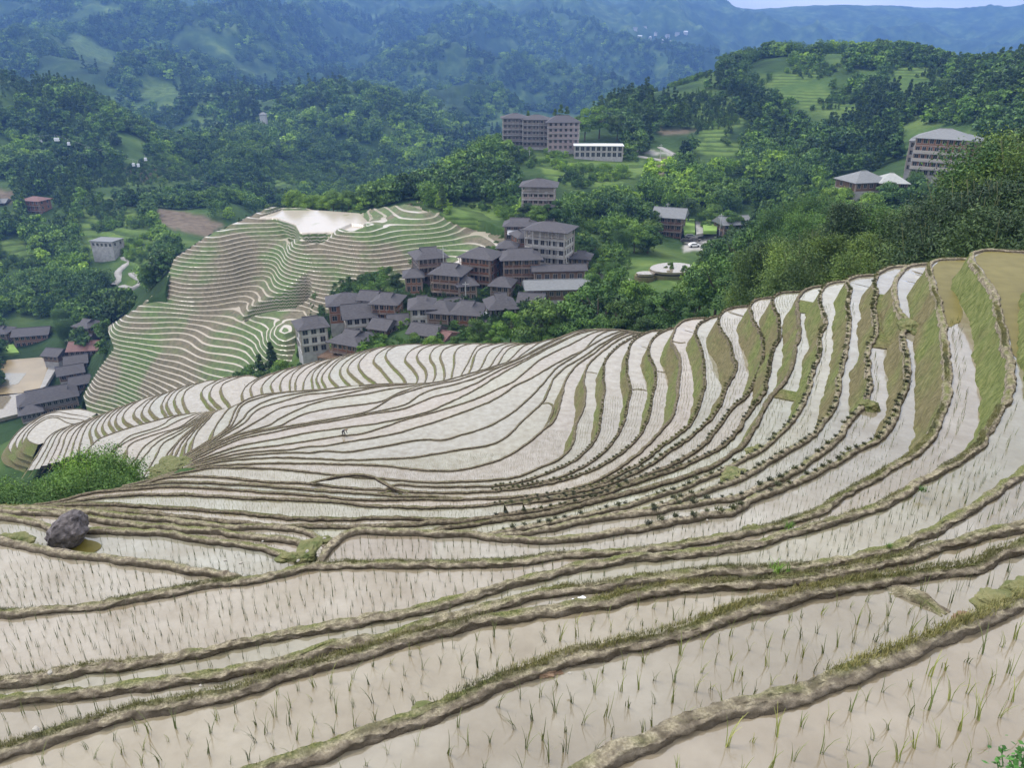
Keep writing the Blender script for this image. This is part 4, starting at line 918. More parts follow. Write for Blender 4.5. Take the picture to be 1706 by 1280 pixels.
def house(x, y, r, wpx, d, n, rot, wall, roofm, label, kind='halfhip', sh=2.7, rh=None, nw=4, ns=2, balc=(), sill=None, base=None, wm=(1.25, 1.4), name='wooden_house', dz=0, top_open=False):
    p = at_r(x, y, r); w = wpx*r/1280; root = empty(name, p, R(rot))
    tag(root, label, 'house' if 'hotel' not in name else 'building'); rh = rh if rh is not None else d*.27
    HOUSES.append((x, y, r, p, max(w, d)))
    H = n*sh
    f = MB().box(-w/2-.15, w/2+.15, -d/2-.15, d/2+.15, -7, .0).build('foundation', M['conc'], root)
    hh = H if not top_open else H-sh
    wmat = M[wall]
    if base:
        MB().box(-w/2, w/2, -d/2, d/2, 0, sh).build('lower_wall', M[base], root)
        MB().box(-w/2-.12, w/2+.12, -d/2-.12, d/2+.12, sh, hh).build('wall', wmat, root); o0 = .12
    else:
        MB().box(-w/2, w/2, -d/2, d/2, 0, hh).build('wall', wmat, root); o0 = 0
    # floor bands and corner posts
    b = MB()
    for k in range(1, n): b.box(-w/2-.2, w/2+.2, -d/2-.2, d/2+.2, k*sh-.1, k*sh+.1)
    for sx in (-1, 1):
        for sy in (-1, 1): b.box(sx*w/2-.17+sx*.1, sx*w/2+.17+sx*.1, sy*d/2-.17+sy*.1, sy*d/2+.17+sy*.1, 0, H)
    if top_open:
        m_ = max(3, nw)
        for i in range(m_+1): b.box(-w/2+i*w/m_-.12, -w/2+i*w/m_+.12, -d/2-.12, -d/2+.12, hh, H)
        b.box(-w/2+.3, w/2-.3, -d/2+2.2, d/2-.3, hh, H)
    b.build('beams', M['frame' if wall in ('white', 'conc', 'pink') or 'hotel' in name else 'beam'], root)
    for k in range(n - (1 if top_open else 0)):
        zc = k*sh+sh*.55
        for i in range(nw):
            cx = -w/2+(i+.5)*w/nw; mb = MB(); win(mb, cx, zc, min(wm[0], w/nw*.62), wm[1], 0, d/2+o0*(k > 0 or not base))
            mb.build('window', [M['frame'], M['glass']], root)
        for face in (1, 2):
            for i in range(ns):
                cy = -d/2+(i+.5)*d/ns; mb = MB(); win(mb, cy, zc, min(wm[0], d/ns*.5), wm[1], face, w/2+o0*(k > 0 or not base)); mb.build('window', [M['frame'], M['glass']], root)
    for k in balc:
        b = MB(); z0 = k*sh; y0 = -d/2-1.3
        b.box(-w/2-.3, w/2+.3, y0, -d/2-.2, z0-.12, z0+.06)
        m_ = max(3, int(w/2.4))
        for i in range(m_+1):
            xx = -w/2-.25+i*(w+.5)/m_; b.box(xx-.08, xx+.08, y0, y0+.16, z0+.06, z0+sh-.1)
        rb = MB(); rb.box(-w/2-.3, w/2+.3, y0+.02, y0+.10, z0+(.12 if name == 'mountain_hotel' else .95), z0+1.05); rb.box(-w/2-.3, w/2+.3, y0+.02, y0+.10, z0+.45, z0+.52) if name != 'mountain_hotel' else None
        o = b.build('balcony', M['beam' if wall not in ('white', 'conc', 'pink') and 'hotel' not in name else 'conc'], root); rb.build('railing', M['frame' if wall in ('white','conc','pink') or 'hotel' in name else 'wood_red'], o)
    ro = roof_mesh(w, d, H, rh, kind, 1.0 if not balc else 1.35, M[roofm], root)
    return root, w, d, H
hA = house(522,581,188, 44,7,3,24,'white','roof','white walled house with grey roof at the left end of the village',nw=3,ns=2,base='conc',sh=2.35)
house(592,594,184, 50,8,2,-24,'wood_red','roof','red brown house with purple roof right of the white walled one',nw=5,balc=(1,),sh=2.6)
house(578,530,207, 56,8,2,14,'wood_red','roof','orange brown house highest at the left end of the village',nw=4,kind='hip')
house(600,552,198, 48,8,2,16,'white','roof','pale walled house with broad sagging grey roof in the middle left',nw=4,kind='gable',rh=2.6)
house(648,530,200, 36,7,2,-8,'wood_red','roof','small orange brown house with a deep dark roof',nw=4,balc=(1,))
house(705,538,194, 38,8,2,6,'white','roof','white fronted house joined to a black timber house',nw=3,kind='halfhip')
house(738,545,193, 34,8,2,-12,'wood','roof','black timber house with folded roof in the lower row',nw=3,kind='hip')
house(712,566,182, 44,6,1,-20,'wood','roof','low dark roofed shed in front of the black timber house',nw=3,sh=2.6,kind='gable',rh=1.7)
house(738,572,180, 26,6,1,-28,'wood','roof_red','small red roofed shed by the near skyline',nw=2,sh=2.2,kind='gable',rh=1.2)
house(781,549,192, 42,8,2,-10,'wood_red','roof','brown timber house with lit lower windows and grey roof',nw=5,balc=(1,),sh=2.9)
house(834,539,195, 42,8,2,10,'pink','roof','pinkish house with stone posts and steep dark roof',nw=5,kind='halfhip',sh=2.8,rh=3.0,ns=3)
house(864,536,196, 22,5,1,4,'wood','roof','low lean-to beside the pinkish house',nw=2,kind='gable',rh=1.0,sh=2.4)
house(716,480,224, 44,8,4,20,'wood_grey','roof','tall grey timber house left of the village centre',nw=6,ns=3,sh=2.6,balc=(1,2,3))
house(752,494,215, 46,8,3,-16,'wood','roof','dark timber house in front of the tall grey one',nw=6,ns=3,sh=2.6,balc=(1,2))
house(803,478,224, 50,8,4,-22,'wood_red','roof','long reddish balcony house in the village centre',nw=7,sh=2.5,balc=(1,2,3),kind='hip')
house(866,482,224, 58,8,4,6,'wood','roof','four storey dark balcony house below the tall white one',nw=7,sh=2.6,balc=(1,2,3),top_open=False)
house(916,450,236, 66,9,5,-22,'white','roof','tall unfinished pale building with five rows of openings',nw=6,ns=4,sh=2.7,balc=(1,2,3,4),name='village_hotel',top_open=True,kind='hip',rh=1.8)
house(872,432,243, 28,7,3,20,'wood_red','roof','small red brown house squeezed behind the tall pale building',nw=3,sh=2.7)
house(866,410,252, 46,7,3,-4,'wood','roof','dark house with a bright white roof terrace above the village',nw=4,sh=2.5)
p_ = at_r(869,389,247); tag(MB().box(-4.6,4.6,-2.2,2.2,0,.25).add([(-4.6,-2.2,.25),(4.6,-2.2,.25),(4.6,2.2,1.0),(-4.6,2.2,1.0)],[(0,1,2,3),(0,3,2,1)]).build('white_canopy', M['roof_white']), 'bright white sheet canopy in front of the uppermost village house', 'canopy').location = p_
lr_ = house(927,494,213, 104,7,1,5,'wood','roof_grey','long low hall with a silver roof at the right end of the village',nw=9,sh=3.4,kind='gable',rh=1.7,wm=(1.6,1.2))
house(930,470,220, 84,4,1,5,'wood','roof','long black roofed wing behind the silver roofed hall',nw=6,sh=4.2,kind='gable',rh=1.2)
house(968,452,236, 26,6,2,-14,'wood','roof','ramshackle dark house at the far right of the village',nw=3,kind='halfhip',sh=2.5)
house(993,474,224, 22,5,1,-6,'wood','roof','little dark roofed hut past the silver roofed hall',nw=2,kind='gable',sh=2.3,rh=1)
house(898,350,272, 50,9,4,-6,'pink','roof','lone four storey pale house on the slope above the village',nw=6,ns=3,sh=2.25,balc=(1,2,3),top_open=True,kind='hip',rh=1.9,wm=(1.1,1.1))
house(858,242,432, 38,11,5,2,'wood_grey','roof','left block of the hillside hotel with balconies',nw=6,sh=2.9,balc=(1,2,3,4),name='hillside_hotel',kind='hip',rh=2)
house(893,243,430, 40,11,5,-4,'wood_grey','roof','middle block of the hillside hotel with pale ground floor',nw=6,sh=2.8,balc=(1,2,3,4),name='hillside_hotel',kind='hip',rh=2)
house(936,248,424, 48,10,5,3,'pink','roof','right block of the hillside hotel in pinkish tone',nw=6,sh=2.8,balc=(2,3,4),name='hillside_hotel',kind='hip',rh=3)
house(996,261,412, 76,9,2,-3,'conc','roof_white','long low white roofed shell beside the hillside hotel',nw=9,sh=2.9,kind='flat',wm=(1.9,2.0),name='low_building')
house(1113,404,298, 44,9,4,-20,'wood','roof_grey','dark house with grey green roof left of the parking yard',nw=5,ns=3,sh=2.7,balc=(1,2,3),kind='gable',rh=2.8)
house(1218,392,296, 46,8,2,12,'wood','roof_grey','low grey roofed house right of the parking yard',nw=5,sh=2.6,kind='gable',rh=2.4)
hB = house(1560,292,272, 72,12,5,-34,'wood_red','roof_grey','big red brown hotel above the bamboo grove',nw=8,ns=4,sh=2.55,balc=(1,2,3),name='mountain_hotel',kind='hip',rh=2.6,base='conc')
hC = house(1524,283,282, 26,9,4,-30,'conc','roof_grey','narrow grey annexe at the left of the big red brown hotel',nw=3,sh=2.5,kind='flat',name='hotel_annexe')
house(1600,283,274, 40,12,4,-34,'tan','roof_grey','tan windowed end block of the big hotel',nw=2,ns=2,sh=2.55,kind='hip',rh=1.6,name='hotel_wing')
house(1434,314,262, 58,10,1,14,'wood','roof_grey','wide grey roof rising out of the trees below the hotel',nw=5,sh=3,kind='hip',rh=2.8)
house(1481,314,260, 38,9,1,-8,'wood','roof_pale','pale pavilion roof next to the wide grey roof',nw=3,sh=2.6,kind='hip',rh=2.4)
house(68,366,440, 32,8,4,-14,'wood_red','roof_red','small orange red four storey house among trees on the left slope',nw=4,sh=2.9,balc=(1,2,3),kind='hip',rh=1.6)
house(4,352,450, 22,8,2,10,'wood','roof_grey','house cut by the left edge of the picture up the slope',nw=3,sh=2.8,kind='gable',rh=1.6)
house(180,411,378, 40,8,1,-12,'conc','roof_grey','flat roofed pale building beside the winding road',nw=5,sh=3.4,kind='flat',name='low_building')
house(6,572,288, 30,7,2,8,'wood','roof','dark house at the left edge behind the green plot',nw=3,sh=2.7)
house(60,574,287, 52,7,2,14,'wood_red','roof','long red brown house behind the flooded fields on the left',nw=6,sh=2.6,kind='gable',rh=2)
house(152,560,276, 30,7,2,-20,'wood','roof','grey roofed house highest in the lower left hamlet',nw=3,sh=2.5)
house(143,575,270, 30,7,1,-14,'wood','roof','low grey roofed house second in the hamlet row',nw=3,sh=2.5,kind='gable',rh=2)
house(148,598,262, 44,8,2,10,'wood_grey','roof_red','reddish roofed house in the middle of the lower left hamlet',nw=5,sh=2.5,kind='gable',rh=2)
house(130,610,254, 30,7,1,24,'wood','roof','small dark roofed house below the reddish roof',nw=3,sh=2.4,kind='gable',rh=1.8)
house(120,628,246, 36,7,1,30,'wood','roof','dark roofed shed joined to the big hamlet building',nw=3,sh=2.6,kind='gable',rh=1.8)
house(86,684,228, 88,9,2,32,'wood_grey','roof','big dark roofed building standing beside the flooded plots',nw=9,ns=3,sh=2.7,kind='halfhip',rh=2.8,wm=(1.3,1.3),base='wood')
house(54,694,221, 30,7,1,32,'wood_grey','roof','lower porch wing of the big dark roofed building',nw=4,sh=2.8,kind='hip',rh=1.5)
for (x,y,r,w_,d_,n_,ro_,wl,l) in [(640,556,190,28,6,1,-20,'wood','little dark hut squeezed right of the red brown house'),(664,548,193,26,6,1,12,'wood_grey','small grey hut left of the white fronted house'),(618,508,206,24,6,1,-12,'wood','small dark roof behind the pale walled house'),
    (690,484,216,26,6,2,8,'wood_red','narrow house tucked at the foot of the tall grey one'),(776,498,212,28,6,2,16,'wood','dark narrow house right of the dark timber one'),(838,498,214,30,7,2,-14,'wood','dark house in front of the four storey one'),(822,452,232,26,6,2,14,'wood','dark roofed house tight behind the long reddish one'),
    (846,448,236,26,6,3,-8,'wood_red','small red house above the four storey balcony house'),(886,512,205,36,6,1,-10,'wood_grey','low grey shed below the silver roofed hall'),(756,520,202,22,5,1,20,'wood','tiny dark shed in the gap of the lower row'),(800,560,186,24,5,1,10,'wood','tiny dark roof just over the near skyline'),
    (96,598,262,26,6,1,-10,'wood','small dark hut left of the reddish hamlet roof'),(168,585,268,24,6,1,20,'wood_red','small red hut at the right end of the hamlet'),(136,645,240,26,6,1,30,'wood','dark shed on the right of the big dark roofed building')]:
    house(x,y,r,w_,d_,n_,ro_,wl,'roof',l,nw=3,ns=1,sh=2.5,kind='gable' if n_ == 1 else 'hip',rh=1.7)
M['pond'] = M['water']
# deck below the red brown house
p_ = at_r(563,592,181); dk = empty('timber_deck', p_, R(-18)); tag(dk, 'dark flat timber deck on stilts in front of the red brown house', 'deck')
MB().box(-4.2,4.2,-3,3,-.2,.1).build('platform', M['wood'], dk)
for sx in (-4,-1.3,1.3,4):
    for sy in (-2.8, 2.8): MB().box(sx-.12,sx+.12,sy-.12,sy+.12,-4,-.2).build('post', M['wood'], dk)
MB().box(-4.2,4.2,-3.05,-2.95,.9,1.0).box(-4.2,4.2,-3.05,-2.95,.4,.46).build('railing', M['wood'], dk)
# white tarpaulins hung between houses
for (x, y, r, s, l) in [(860,416,246,1.6,'white tarpaulin hanging left of the small red brown house'), (849,424,240,1.1,'small white tarpaulin above the dark balcony house'), (810,524,190,.8,'white cloth on the roof edge of the brown timber house')]:
    b = MB(); n_ = 5
    vs = [((i/4-.5)*2*s, .25*s*math.sin(i*1.3), (j/4-.5)*1.6*s+.2*math.sin(i)) for j in range(5) for i in range(5)]
    b.add(vs, [(j*5+i, j*5+i+1, j*5+i+6, j*5+i+5) for j in range(4) for i in range(4)]); o = b.build('tarpaulin', M['tarp']); o.location = at_r(x, y, r); o.rotation_euler = (R(-35), 0, R(20)); tag(o, l, 'tarpaulin')

# flooded plots by the lower left hamlet, green plot, pond terrace, road, yard
def flat_poly(name, pts, r0, mat, kind, label=None, cat=None, lift=.0, thick=1.2, h=None):
    """level slab whose outline is measured on the picture; r0 = distance of its nearest corner"""
    pts = np.array(pts, float).reshape(-1, 2); yb = pts[:, 1].max(); h = CAMZ - at_r(853, yb, r0).z if h is None else h
    X, Y, _ = unproj(pts[:, 0], pts[:, 1], h); n = len(X); b = MB(); z = CAMZ-h+lift
    b.add([(X[i], Y[i], z) for i in range(n)]+[(X[i], Y[i], z-thick) for i in range(n)], [tuple(range(n))]+[(i, n+i, n+(i+1)%n, (i+1)%n) for i in range(n)])
    o = b.build(name, mat); tag(o, label, cat, None, kind); return o
M['field'] = simple('young_rice_green', (.15,.26,.05), (.22,.34,.08), .5, .9, 0, 'World')
M['muddy'] = simple('muddy_pond', (.20,.15,.07), (.30,.23,.12), .08, .25, 0, 'World', .6)
M['road'] = simple('concrete_road', (.26,.25,.235), (.37,.36,.34), .6, .9, 0, 'World')
M['grassf'] = simple('field_grass', (.08,.14,.035), (.14,.22,.06), .6, .95, .1, 'World')
flat_poly('paddy_water', (-60,606, 84,594, 92,600, 70,640, 66,652, -60,668), 246, M['muddy'], 'structure', h=106.9)
flat_poly('paddy_water', (-60,622, 44,622, 30,640, -60,654), 246, M['water'], 'structure', lift=.05, h=106.9)
flat_poly('paddy_water', (-60,662, 36,655, 70,650, 60,670, 30,690, -60,712), 231, M['water'], 'structure', h=106.9)
flat_poly('dirt_track', (88,596, 108,590, 96,612, 76,645, 66,650, 72,636), 247, M['road'], 'structure', lift=.3, h=106.9)
flat_poly('green_plot', (-60,582, 22,574, 32,588, -60,596), 268, M['field'], 'structure', lift=.2, h=106.9)
flat_poly('village_yard', (1146,410, 1150,394, 1180,386, 1200,392, 1190,404, 1172,414), 280, M['road'], 'structure', lift=.3)
flat_poly('village_path', (1158,366, 1168,366, 1172,390, 1160,392), 288, M['road'], 'structure', lift=.4)
flat_poly('grass_plot', (1134,366, 1157,366, 1158,388, 1140,388), 289, M['field'], 'structure', lift=.3)
flat_poly('grass_plot', (1170,366, 1196,368, 1194,386, 1172,386), 289, M['field'], 'structure', lift=.3)
# terrace with the round pale pond
for (cx, cy, rx, ry, r, mt, l) in [(1121,447,38,9.5,203,'water',None), (1076,455,16,3.2,203,'water',None), (1047,468,9,3,200,'water',None)]:
    t_ = np.linspace(0, 2*math.pi, 40, endpoint=False)
    pts = np.stack([cx+rx*np.cos(t_), cy+ry*np.sin(t_)*(np.where(np.sin(t_) < 0, 1, .8))], 1)
    flat_poly('paddy_water', pts.ravel(), r, M[mt], 'structure', lift=.02, thick=.6)
    pts2 = np.stack([cx+(rx+3)*np.cos(t_), cy+1+(ry+2.2)*np.sin(t_)], 1)
    flat_poly('terrace_bank', pts2.ravel(), r-.3, M['bank'], 'structure', lift=-.35, thick=9)
t_ = np.linspace(0, 2*math.pi, 30, endpoint=False)
flat_poly('green_plot', np.stack([1150+36*np.cos(t_), 478+10*np.sin(t_)], 1).ravel(), 205, M['field'], 'structure', lift=-.5, thick=4)
# winding road on the left, hillside road on the right
def road(pts, wid, name='road', lift=.5):
    P = []
    for x, y, r in pts: q = at_r(x, y, r); P.append((q.x, q.y))
    P = catmull(np.array(P, float), 1.5); N = left_normals(P, 2); z = ground(P[:, 0], P[:, 1])+lift; z = smooth1(z[:, None], 4)[:, 0]
    V, F = strip([np.column_stack([P+N*wid/2, z-1.5]), np.column_stack([P+N*wid/2, z]), np.column_stack([P-N*wid/2, z]), np.column_stack([P-N*wid/2, z-1.5])])
    return tag(mesh_np(name, V, F, M['road']), kind='structure')
road([(205,423,372),(218,432,366),(208,440,362),(196,452,356),(200,465,350),(190,480,344)], 3.2)
road([(222,470,352),(240,490,340),(228,500,335),(205,488,342)], 3)
road([(1030,243,425),(1060,250,420),(1090,258,414),(1135,264,405),(1128,246,420),(1100,228,440)], 3)
road([(150,600,262),(125,600,262),(95,605,262)], 3)

# far farmhouses on the mountain side
FARH = [(1058,52,'leftmost'),(1066,60,'second from left'),(1074,48,'third from left'),(1083,66,'middle low'),(1092,58,'middle high'),(1102,72,'bright low'),(1112,63,'brightest'),(1120,74,'lower right'),(1128,60,'upper right'),(1142,55,'rightmost')]
for i, (x, y, l) in enumerate(FARH):
    u_ = at_r(x, y, 100); best = min(np.arange(1800, 4200, 25), key=lambda r_: abs(gz(u_.x/100*r_, r_)-at_r(x, y, r_).z)); q = at_r(x, y, float(best)); k = best/2900
    e = empty('farmhouse', (q.x, q.y, gz(q.x, q.y)+1), R(i*23)); tag(e, 'tiny pale farmhouse in the far mountain hamlet, '+l, 'house', 'far farmhouses')
    MB().box(-7*k,7*k,-4*k,4*k,-4,7*k).build('wall', M['white'], e); roof_mesh(14*k, 8*k, 7*k, 3*k, 'gable', .8, M['roof_white' if i % 2 else 'roof_grey'], e)
q = at_r(440, 205, 850); e = empty('farmhouse', (q.x, q.y, max(q.z, gz(q.x, q.y))), 0); tag(e, 'lone pale tall house among trees in the dark valley', 'house'); MB().box(-3,3,-3,3,-8,9).build('wall', M['white'], e); roof_mesh(6, 6, 9, 2, 'hip', .8, M['roof_grey'], e)
# ------------------------------------------------------------------ poles, cable cars, cars, person, rocks, plants
M['pole'] = simple('grey_pole', (.38,.38,.37), (.5,.5,.49), 3, .6)
M['rock'] = simple('dark_rock', (.022,.019,.020), (.19,.17,.175), 7, .9, .06, 'Local')
M['stone'] = simple('pale_stone', (.27,.25,.22), (.42,.40,.36), 7, .9, .01, 'Local')
M['rubber'] = simple('black_rubber', (.02,.02,.02), (.04,.04,.04), 5, .7)
M['cloth'] = simple('dark_cloth', (.03,.03,.04), (.06,.055,.07), 8, .9)
M['skin'] = simple('skin', (.35,.21,.14), (.42,.26,.18), 8, .6)
for (x, yb, yt, r, l) in [(882,276,250,410,'slim white lamp pole on the terrace field below the hotel'), (1199,385,356,292,'pale pole behind the parking yard'), (1112,352,338,300,'short mast on the grey green roof'),
                         (740,470,412,220,'thin grey pole on the terrace above the grey timber house'), (1060,348,318,330,'leaning wooden pole on the slope right of the lone house'), (776,500,470,205,'pole between the centre houses'), (1100,262,240,415,'pole by the hillside road')]:
    a = at_r(x, yb, r); b_ = at_r(x, yt, r); hh = b_.z-a.z; e = empty('utility_pole', a); tag(e, l, 'pole')
    MB().bar((0,0,-2), (0,0,hh), .16, 8, r2=.10).build('post', M['pole'], e); MB().box(-.9,.9,-.06,.06,hh-.7,hh-.58).build('cross_arm', M['pole'], e)
# cable cars
pts = [(14,228,560),(21,229,560),(60,232,556),(67,232,556),(92,230,554),(96,230,554),(114,237,552),(146,250,548),(152,251,548),(184,262,544),(190,262,544),(222,272,540),(230,273,540),(242,263,542),(366,316,560),(395,326,560),(426,336,560)]
for i, (x, y, r) in enumerate(pts):
    e = empty('cable_car', at_r(x, y, r), R(20)); tag(e, 'small white cable car cabin hanging over the left slope' if x < 300 else 'tiny white cabin low over the wooded valley', 'cable car', 'cabins of the cable car')
    b = MB().box(-.9,.9,-.75,.75,-1.9,0).box(-.75,.75,-.6,.6,0,.18); b.build('cabin', M['roof_white'], e)
    MB().box(-.92,.92,-.6,.6,-1.1,-.3).build('window_band', M['glass'], e); MB().bar((0,0,.15),(0,0,2.2),.07,5).build('hanger_arm', M['pole'], e)
o = MB().add([], [])
vs = [at_r(x, y, r)+Vector((0,0,2.2)) for x, y, r in [(-40,214,566),(17,228,560),(64,232,556),(94,230,554),(114,237,552),(149,250,548),(187,262,544),(226,272,540),(366,316,560),(395,326,560),(426,336,560),(480,360,575)]]
b = MB()
for a, c in zip(vs[:-1], vs[1:]): b.bar(a, c, .035, 4)
tag(b.build('cable', M['pole']), 'thin cable carrying the white cabins down the left slope', 'cable')
for (x, y, r, l) in [(150,268,546,'grey cable car pylon under the cabins on the left slope'), (60,250,554,'second cable car pylon nearer the left edge')]:
    a = at_r(x, y, r); hh = 9; e = empty('cable_pylon', a); tag(e, l, 'pylon'); MB().bar((0,0,-4),(0,0,hh),.35,8,r2=.22).build('mast', M['pole'], e); MB().box(-1.6,1.6,-.2,.2,hh-.3,hh).build('cross_arm', M['pole'], e)
# parked cars in the yard
def parked_car(x, y, r, rot, col, label, name='car'):
    e = empty('parked_car', at_r(x, y, r), R(rot)); tag(e, label, 'car', 'vehicles in the parking yard')
    m = simple('car_paint_'+label[:6].strip().replace(' ', '_'), col, tuple(min(1, c*1.15) for c in col), 1, .3, 0, 'Local', .5)
    b = MB(); L_ = 2.1; pr = [(-L_,.35),(L_,.35),(L_,.8),(1.3,.95),(.7,1.45),(-1.3,1.48),(-1.95,.95),(-L_,.85)]
    n_ = len(pr); b.add([(p0,-.85,z0) for p0, z0 in pr]+[(p0,.85,z0) for p0, z0 in pr], [tuple(range(n_)), tuple(range(2*n_-1, n_-1, -1))]+[(i, n_+i, n_+(i+1)%n_, (i+1)%n_) for i in range(n_)]); b.build('body', m, e)
    MB().box(-1.25,.75,-.87,.87,1.0,1.34).build('windows', M['glass'], e)
    for sx in (-1.35, 1.35):
        for sy in (-.8, .8):
            MB().bar((sx, sy-.1, .33), (sx, sy+.1, .33), .33, 12).build('wheel', M['rubber'], e)
parked_car(1156,411,281, 12, (.75,.75,.76), 'white car at the front of the parking yard')
parked_car(1143,404,285, -5, (.04,.04,.045), 'black car beside the dark house')
parked_car(1158,402,286, -5, (.10,.09,.09), 'dark grey car behind the white one')
parked_car(1150,396,289, -5, (.20,.21,.22), 'grey car second row of the yard')
# white satellite dishes and other little marks beside the road are left to the houses

def blob(name, X, Y, Z, sx, sy, sz, mat, label, cat, seed, group=None, rough=.35, rot=0, sub=3):
    import bmesh
    bm = bmesh.new(); bmesh.ops.create_icosphere(bm, subdivisions=sub, radius=1)
    for v in bm.verts:
        n_ = mnoise.noise(v.co*1.3+Vector((seed*3.1, seed, 0))) + .5*mnoise.noise(v.co*3.1+Vector((seed, 0, seed))) + .22*mnoise.noise(v.co*8+Vector((0, seed, 0)))
        v.co = v.co*(1+rough*n_)
    bmesh.ops.scale(bm, vec=(sx, sy, sz), verts=bm.verts)
    me = bpy.data.meshes.new(name); bm.to_mesh(me); bm.free(); me.materials.append(mat)
    o = bpy.data.objects.new(name, me); COL.objects.link(o); o.location = (X, Y, Z); o.rotation_euler = (0, 0, R(rot)); return tag(o, label, cat, group)
def pxh(x, y, h):
    X, Y, Z = unproj(x, y, h); return float(X), float(Y), float(Z)
# the boulder: an upright-leaning slab, flat facets
X, Y, Z = pxh(112, 898, 10.2)
def boulder():
    import bmesh
    bm = bmesh.new(); bmesh.ops.create_icosphere(bm, subdivisions=4, radius=1)
    for v in bm.verts:
        d = v.co.normalized()
        s = 1/max(abs(d.x)*.9+abs(d.z)*.35+abs(d.y)*.3, .82)         # boxier than a ball
        v.co = d*s
        v.co += d*(.16*mnoise.noise(d*1.7+Vector((4, 1, 2)))+.12*mnoise.noise(d*4)+.05*mnoise.noise(d*11)+.02*mnoise.noise(d*25))
        v.co.x *= .42; v.co.y *= .36; v.co.z *= .36
        v.co.x += v.co.z*.35
        if v.co.z < 0: v.co.x *= 1.12
    me = bpy.data.meshes.new('boulder'); bm.to_mesh(me); bm.free(); me.materials.append(M['rock'])
    o = bpy.data.objects.new('boulder', me); COL.objects.link(o); return o
b_ = boulder(); b_.location = (X, Y+.1, Z+.14); b_.rotation_euler = (0, R(-8), R(8)); tag(b_, 'large dark boulder standing in the flooded field at the left', 'boulder')

# slipped earth, weedy mounds
M['slip'] = simple('slipped_red_earth', (.13,.075,.045), (.27,.19,.13), 4, .95, .05, 'World')
M['weed'] = simple('weedy_mound', (.07,.095,.03), (.19,.18,.085), 5, .95, .05, 'World')
for (x, y, h, sx, sy, sz, mt, lb) in [
    (1234,800,13.3,.62,.75,.30,'weed','weedy collapsed bank between the middle right fields'), (1262,752,14.2,.40,.45,.2,'weed','small weedy bank above the collapsed one'),
    (1243,868,10.4,.30,.42,.2,'slip','bare reddish slip below the weedy bank'), (1250,885,10.1,.25,.3,.16,'weed','green clod under the reddish slip'), (1398,852,9.0,.30,.24,.13,'slip','small reddish slip beside the wide bund'),
    (512,914,10.1,.24,.42,.09,'weed','weedy junction mound where five bunds meet'), (478,926,10.0,.25,.15,.08,'weed','grassy tongue left of the junction mound'), (540,897,10.2,.22,.12,.07,'weed','low grass hump above the junction mound'),
    (18,905,9.9,.42,.32,.2,'weed','grassy clod at the far left near the boulder'), (1672,1008,4.5,.20,.22,.10,'weed','large green mound at the right edge between two fields'), (1712,985,4.7,.22,.22,.12,'weed','second green mound cut by the right edge'), (1612,1028,4.6,.12,.10,.05,'slip','muddy clod at the end of the wide bund'),
    (1449,668+8,10.9,.34,.3,.2,'weed','tuft between two short strips on the right slope'), (1515,545,9.9,.35,.6,.3,'weed','rocky outcrop jutting into the narrow strip'),
    (292,778,41.0,2.6,2.2,.7,'weed','grassy hump where the bunds meet at the left brow'), (907,1112,4.85,.13,.08,.045,'slip','heap of dry roots on the wide bund'), (715,1175,4.85,.13,.07,.04,'weed','dark tuft on the wide bund left of the dry roots')]:
    X, Y, Z = pxh(x, y, h); blob('earth_mound', X, Y, Z-.05, sx, sy, sz, M[mt], lb, 'mound', x*.013, rough=.42, sub=5)
for i, (x, y, h, s, l) in enumerate([(541,900,10.0,.10,'white stone at the top of the junction mound'), (556,942,8.6,.09,'white stone on the bund right of the junction'), (497,938,9.4,.10,'pale flat stone left of the junction mound'), (512,922,9.9,.12,'pale stone half sunk in the junction mound'), (530,930,9.6,.09,'pinkish stone at the foot of the junction mound'),
        (376,938,9.5,.09,'pale stick-like stone lying on the left bund'), (402,942,9.5,.10,'second pale stone on the left bund'), (438,905,10.4,.08,'small pale stone on the upper left bund'), (85,1126,7.4,.10,'rounded grey stone on the bund at the lower left'), (62,1222,5.8,.09,'dark edged flat stone in the lower left corner'),
        (1408,840,9.2,.10,'white stone above the reddish slip'), (1246,884,10.0,.07,'tiny white stone on the reddish slip'), (1178,870,10.0,.08,'white pebble heap on the middle bund'), (335,1149,6.5,.05,'dark pebble in the narrow water on the left'),(949,1130,4.8,.04,'pale pebble on the wide bund')]):
    X, Y, Z = pxh(x, y, h); blob('stone', X, Y, Z+.05, s*.42, s*.3, s*.22, M['stone'], l, 'stone', i+1.5, rough=.3, rot=i*37, sub=2)
# plastic bag caught on a bund
X, Y, Z = pxh(970, 1003, 6.15); o = blob('plastic_bag', X, Y, Z+.03, .09, .035, .025, M['tarp'], 'crumpled white plastic bag lying in the narrow channel', 'bag', 9.1, rough=.9, sub=3)

# grass blades and tufts
def tuft_mesh(name, seed, nbl, h, sp, mat, w=.012, lean=.5):
    rg = np.random.default_rng(seed); V = []; F = []
    for i in range(nbl):
        a = rg.random()*6.283; b0 = rg.normal(size=2)*sp*.25; hh = h*(.6+.5*rg.random()); le = lean*hh*(.3+rg.random()); wd = w*(.7+.6*rg.random())
        dx, dy = math.cos(a), math.sin(a); sxn, syn = -dy, dx; k0 = len(V)
        for k, f in enumerate((0, .35, .7, 1)):
            cx = b0[0]+dx*le*f**1.8; cy = b0[1]+dy*le*f**1.8; cz = hh*(f-.18*f**3); ww = wd*(1-f)**.6 if f < 1 else .0008
            V += [(cx-sxn*ww, cy-syn*ww, cz), (cx+sxn*ww, cy+syn*ww, cz)]
        for k in range(3): q = k0+2*k; F.append((q, q+1, q+3, q+2))
    return mesh_np(name, V, F, mat, link=False).data
M['rice'] = leafmat('rice_leaves', (.095,.125,.045), (.14,.17,.065), (.20,.22,.09), 1.5)
